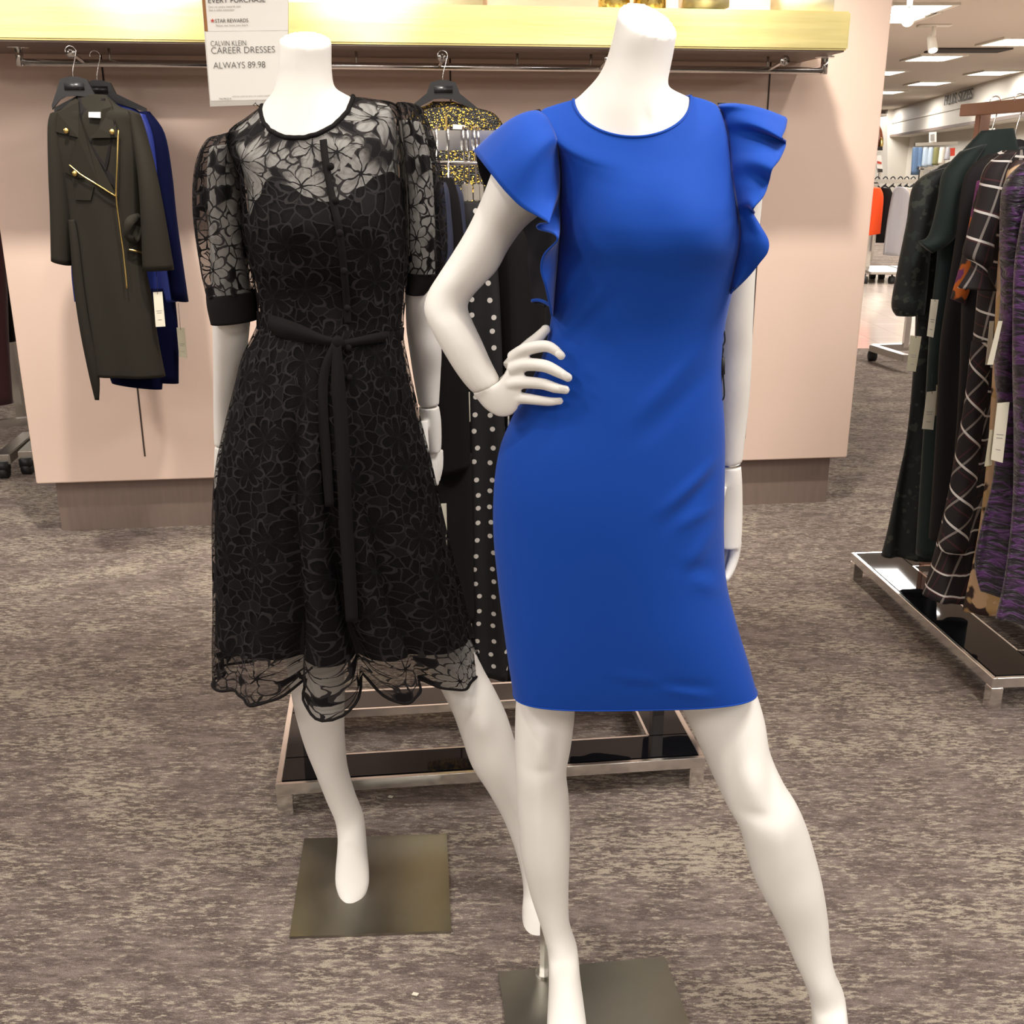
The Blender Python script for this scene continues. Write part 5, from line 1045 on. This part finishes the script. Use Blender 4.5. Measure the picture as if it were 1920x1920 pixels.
for i, x in enumerate((1634, 1645, 1660, 1674, 1688, 1700, 1712)):
    h = empty('clothes_hanger', at(x, 345, DF), 'black hanger on the distant knitwear rack', 'hanger', 'hangers on the distant rack')
    bm = bmesh.new(); a = at(x, 336, DF); tube(bm, [a + V((-.03, 0, .0)), a + V((0, 0, .03)), a + V((.03, 0, 0)), at(x, 347, DF)], .008, 6, 2); bm2 = bm; prism(bm2, [at(x - 8, 353, DF), at(x, 346, DF), at(x + 8, 353, DF), at(x, 350, DF)], (0, .04, 0)); mpart('hanger_body', bm, 'blackplastic', h, False)
# garments on far wall rail
DW2 = 19.0
wl_ = empty('wall_rail', at(1755, 272, DW2), 'short metal rail with denim jackets on the far wall', 'rail')
bm = bmesh.new(); bar(bm, at(1715, 271, DW2), at(1795, 268, DW2), .06, .05); mpart('bar', bm, 'satin', wl_, False)
bm = bmesh.new(); bar(bm, at(1722, 315, DW2 - .3), at(1750, 315, DW2 - .3), .06, .05); a = at(1728, 316, DW2 - .3); bar(bm, a, V((a.x, a.y, 0)), .06, .06); mpart('lower_arm', bm, 'satin', wl_, False)
for i, (xa, xb, y1, m, l) in enumerate(((1708, 1724, 328, 'denim', 'mid blue denim jacket, leftmost on the far wall rail'), (1719, 1730, 318, 'denim', 'blue denim jacket second from left on the far wall rail'), (1728, 1740, 314, 'denimpale', 'pale washed jacket in the middle of the far wall rail'), (1738, 1750, 312, 'denimpale', 'pale grey blue jacket right of the middle on the far wall rail'), (1748, 1760, 310, 'olive', 'olive patterned jacket on the far wall rail'), (1759, 1772, 308, 'cream', 'cream top next to the olive jacket on the far wall rail'), (1771, 1781, 300, 'greyknit', 'grey top near the right end of the far wall rail'))):
    simple('denim_jacket' if m.startswith('denim') else 'jacket', l, 'jacket', [(xa + 5, 276, xb - 2, 276), (xa + 3, 284, xb, 284), (xa, y1, xb - 1, y1)], DW2 - .1 - i * .13, m, .05, .01)
bm = bmesh.new(); prism(bm, [at(1780, 278, DW2 - .35), at(1791, 277, DW2 - .35), at(1790, 292, DW2 - .35), at(1780, 293, DW2 - .35)], (0, .02, 0)); tag(mpart('red_sign', bm, 'red', None, False), 'small red and white sale sign at the right end of the far wall rail', 'sign')
bm = bmesh.new(); prism(bm, [at(1743, 248, DW2), at(1756, 247, DW2), at(1756, 266, DW2), at(1743, 267, DW2)], (0, .03, 0)); w_ = mpart('wall_picture', bm, 'signwhite', None, False); tag(w_, 'small framed black and white picture above the denim jackets', 'picture')
bm = bmesh.new(); prism(bm, [at(1745, 252, DW2 - .02), at(1752, 251, DW2 - .02), at(1752, 264, DW2 - .02), at(1745, 264, DW2 - .02)], (0, .01, 0)); mpart('print', bm, 'inkgrey', w_, False)
bm = bmesh.new(); prism(bm, [at(1840, 242, 12), at(1866, 240, 12), at(1862, 285, 12), at(1838, 288, 12)], (0, .03, 0)); w_ = mpart('poster', bm, 'signwhite', None, False); tag(w_, 'pale pink promotional sign seen beyond the rose rack upright', 'sign'); a_ = at(1852, 284, 12.02); bm = bmesh.new(); bar(bm, a_, V((a_.x, a_.y, 0)), .03, .03); mpart('post', bm, 'satin', w_, False)
# niche left of far wall with two figures
DN = 24.0
nc = empty('niche_display', at(1651, 330, DN), 'lit white niche shelf unit between the pink wall edge and the far wall', 'shelf')
bm = bmesh.new(); prism(bm, [at(1636, 213, DN + .6), at(1664, 213, DN + .6), at(1664, 420, DN + .6), at(1630, 420, DN + .6)], (0, .05, 0)); mpart('back_panel', bm, 'signwhite', nc, False)
bm = bmesh.new(); prism(bm, [at(1636, 282, DN - .2), at(1656, 282, DN - .2), at(1656, 285, DN - .2), at(1636, 285, DN - .2)], (0, .8, 0)); prism(bm, [at(1636, 213, DN - .2), at(1663, 213, DN - .2), at(1663, 218, DN - .2), at(1636, 218, DN - .2)], (0, .8, 0)); mpart('shelf_board', bm, 'white', nc, False)
bm = bmesh.new(); prism(bm, [at(1638, 275, DN), at(1655, 275, DN), at(1655, 282, DN), at(1638, 282, DN)], (0, .4, 0)); tag(mpart('display_block', bm, 'dark', None, False), 'dark block under the brown bottle vase in the niche', 'block')
bm = bmesh.new(); tube(bm, [at(1648, y, DN + .15) for y in (275, 265, 255, 245, 236, 229)], [.07, .09, .08, .06, .02, .015], 16, 3); tag(mpart('bottle_vase', bm, 'brown'), 'tall brown bottle-shaped vase in the far niche', 'vase')
bm = bmesh.new(); tube(bm, [at(1652.5, y, DN + .02) for y in (275, 270, 262, 258)], [.03, .045, .03, .01], 14, 3); tag(mpart('bottle_vase', bm, 'goldmetal'), 'small golden vase in front of the tall brown one', 'vase')
bm = bmesh.new(); prism(bm, [at(1640, 293, 17), at(1652, 291, 17), at(1656, 322, 17), at(1646, 324, 17)], (0, .02, 0)); w_ = mpart('poster', bm, 'signwhite', None, False); tag(w_, 'white red and black poster below the niche beside the pink wall', 'poster'); a_ = at(1650, 322, 17.02); bm = bmesh.new(); bar(bm, a_, V((a_.x, a_.y, 0)), .03, .03); mpart('post', bm, 'satin', w_, False)
bm = bmesh.new(); prism(bm, [at(1645, 302, 16.98), at(1653, 304, 16.98), at(1653, 308, 16.98), at(1645, 306, 16.98)], (0, .01, 0)); mpart('red_band', bm, 'red', w_, False)
bm = bmesh.new(); prism(bm, [at(1646, 316, 16.98), at(1655, 317, 16.98), at(1655, 323, 16.98), at(1647, 323, 16.98)], (0, .01, 0)); mpart('dark_band', bm, 'dark', w_, False)
# T-base rack on the aisle edge
b0 = atz(1645, 660, .07); br = empty('garment_rack', V((b0.x + .2, b0.y, 0)), 'chrome rack base with casters standing where the carpet meets the tile aisle', 'rack')
pz = .07
A_, B_, C_ = atz(1636, 652, .1), atz(1705, 650, .1), atz(1700, 672, .1)
bm = bmesh.new(); bar(bm, A_, B_, .06, .05, .004); bar(bm, A_, C_, .06, .05, .004); mpart('base', bm, 'satin', br, False)
bm = bmesh.new(); P_ = atz(1697, 651, .1); tp = at(1706, 420, P_.y); bar(bm, P_, V((P_.x, P_.y, tp.z)), .04, .04); mpart('upright', bm, 'chrome', br, False)
bm = bmesh.new(); c = A_; tube(bm, [V((c.x - .02, c.y - .0, .04)), V((c.x + .03, c.y, .04))], .04, 16); mpart('caster', bm, 'rubber', br)

# ================================================================== LEFT EDGE BACKGROUND
lt = atz(10, 878, 0)
lr = empty('garment_rack', V((lt.x - .4, lt.y + .3, 0)), 'wheeled chrome rack mostly outside the left edge of the photo', 'rack')
for (xa, ya, xb, yb) in ((4, 862, 56, 818), (48, 855, 90, 815)):
    a, b = atz(xa, ya, .09), atz(xb, yb, .09); bm = bmesh.new(); bar(bm, a, b, .07, .05, .004); mpart('base_leg', bm, 'satin', lr, False)
    bm = bmesh.new(); tube(bm, [V((a.x - .02, a.y, .03)), V((a.x + .02, a.y, .03))], .03, 14); box(bm, V((a.x, a.y, .06)), (.05, .05, .04)); mpart('caster', bm, 'rubber', lr)
a, b = atz(-60, 800, .14), atz(70, 787, .14); bm = bmesh.new(); bar(bm, a, b, .04, .04); u_ = atz(42, 790, .1); bar(bm, u_, V((u_.x, u_.y, 1.5)), .04, .04); mpart('frame', bm, 'satin', lr, False)
DLf = 5.3
simple('burgundy_dress', 'dark burgundy velvet dress cut off by the left edge of the photo', 'dress', [(-60, 300, -15, 330), (-70, 400, 5, 420), (-70, 500, 12, 520), (-75, 620, 16, 640), (-80, 765, 24, 756)], DLf, 'burg', .04, .012)
simple('black_sweater', 'black long-sleeved top behind the burgundy dress at the left edge', 'top', [(-30, 380, 0, 390), (-30, 500, 16, 500), (-30, 560, 26, 560), (-30, 642, 30, 640)], DLf + .2, 'lining', .03, .01)
simple('cream_dress', 'cream garment hanging below the black sleeve at the left edge', 'dress', [(-20, 560, 22, 560), (-10, 640, 32, 640), (0, 700, 40, 700), (5, 745, 43, 750)], DLf + .4, 'cream', .03, .01)
# scraps on the carpet
for (x, y, l) in ((732, 1495, 'tiny white paper scrap on the carpet behind the black mannequin plate'), (778, 1866, 'small white scrap on the carpet near the bottom edge')):
    c = atz(x, y, .002); bm = bmesh.new(); prism(bm, [c + V((-.006, 0, 0)), c + V((.004, -.003, 0)), c + V((.007, .003, 0)), c + V((-.003, .006, 0))], (0, 0, .002)); tag(mpart('paper_scrap', bm, 'paper', None, False), l, 'scrap')
# ================================================================== LIGHT
w = bpy.data.worlds.new('world'); scene.world = w; w.use_nodes = True
w.node_tree.nodes['Background'].inputs[0].default_value = (1, .93, .85, 1); w.node_tree.nodes['Background'].inputs[1].default_value = 0.3
# ceiling troffers over the department (outside the frame overhead and behind the camera)
k = 0
def area(x, y, sx, sy, e, col=(1, .95, .90)):
    l = bpy.data.lights.new('ceiling_panel_light', 'AREA'); l.shape = 'RECTANGLE'; l.size = sx; l.size_y = sy; l.energy = e; l.color = col
    o = bpy.data.objects.new('ceiling_panel_light', l); COL.objects.link(o); o.location = (x, y, CEIL - .03); return o
for x in (-5.5, -2.2, 1.1, 4.4):
    for y in (-7.5, -4.5, -1.2, 1.4):
        area(x, y, .6, 1.2, 34)
for x in (-5.5, 4.6): 
    for y in (4.0, 7): area(x, y, .6, 1.2, 40)
for x, y in ((3.5, 10), (7, 11), (5, 14), (8, 15), (6, 18), (7.5, 21), (8.5, 26), (9.5, 31)): area(x, y, 1.2, 1.2, 60)
def spot(x, y, z, tx, ty, tz, e, ang=50, blend=.5, r=.05, col=(1, .94, .86)):
    l = bpy.data.lights.new('track_or_added_lamp', 'SPOT'); l.energy = e; l.spot_size = R_(ang); l.spot_blend = blend; l.shadow_soft_size = r; l.color = col
    o = bpy.data.objects.new('track_or_added_lamp', l); COL.objects.link(o); o.location = (x, y, z)
    o.rotation_euler = (Vector((tx, ty, tz)) - Vector((x, y, z))).to_track_quat('-Z', 'Y').to_euler(); return o
for x, e in ((-1.18, 110), (-.5, 110), (.8, 110), (-2.1, 45), (1.6, 22)):
    spot(x, 3.2 + .12 * x, 2.85, x + .03, 4.3 + .12 * x, 1.0, e, 75, .8)
spot(-.9, 1.15, 2.85, -.35, 1.95, 1.3, 30, 50, .7); spot(.6, 1.0, 2.85, .35, 1.6, 1.2, 22, 50, .7)
for x in (-1.2, -.48, .78): spot(x * .8, 1.75, 2.86, x, 4.0 + .12 * x, 1.95, 170, 13, 1.0)  # extra narrow spots added to blow out highlights on the gold shelf
spot(-.2, 1.75, 2.88, 0.1, 1.7, .6, 30, 70, .8)
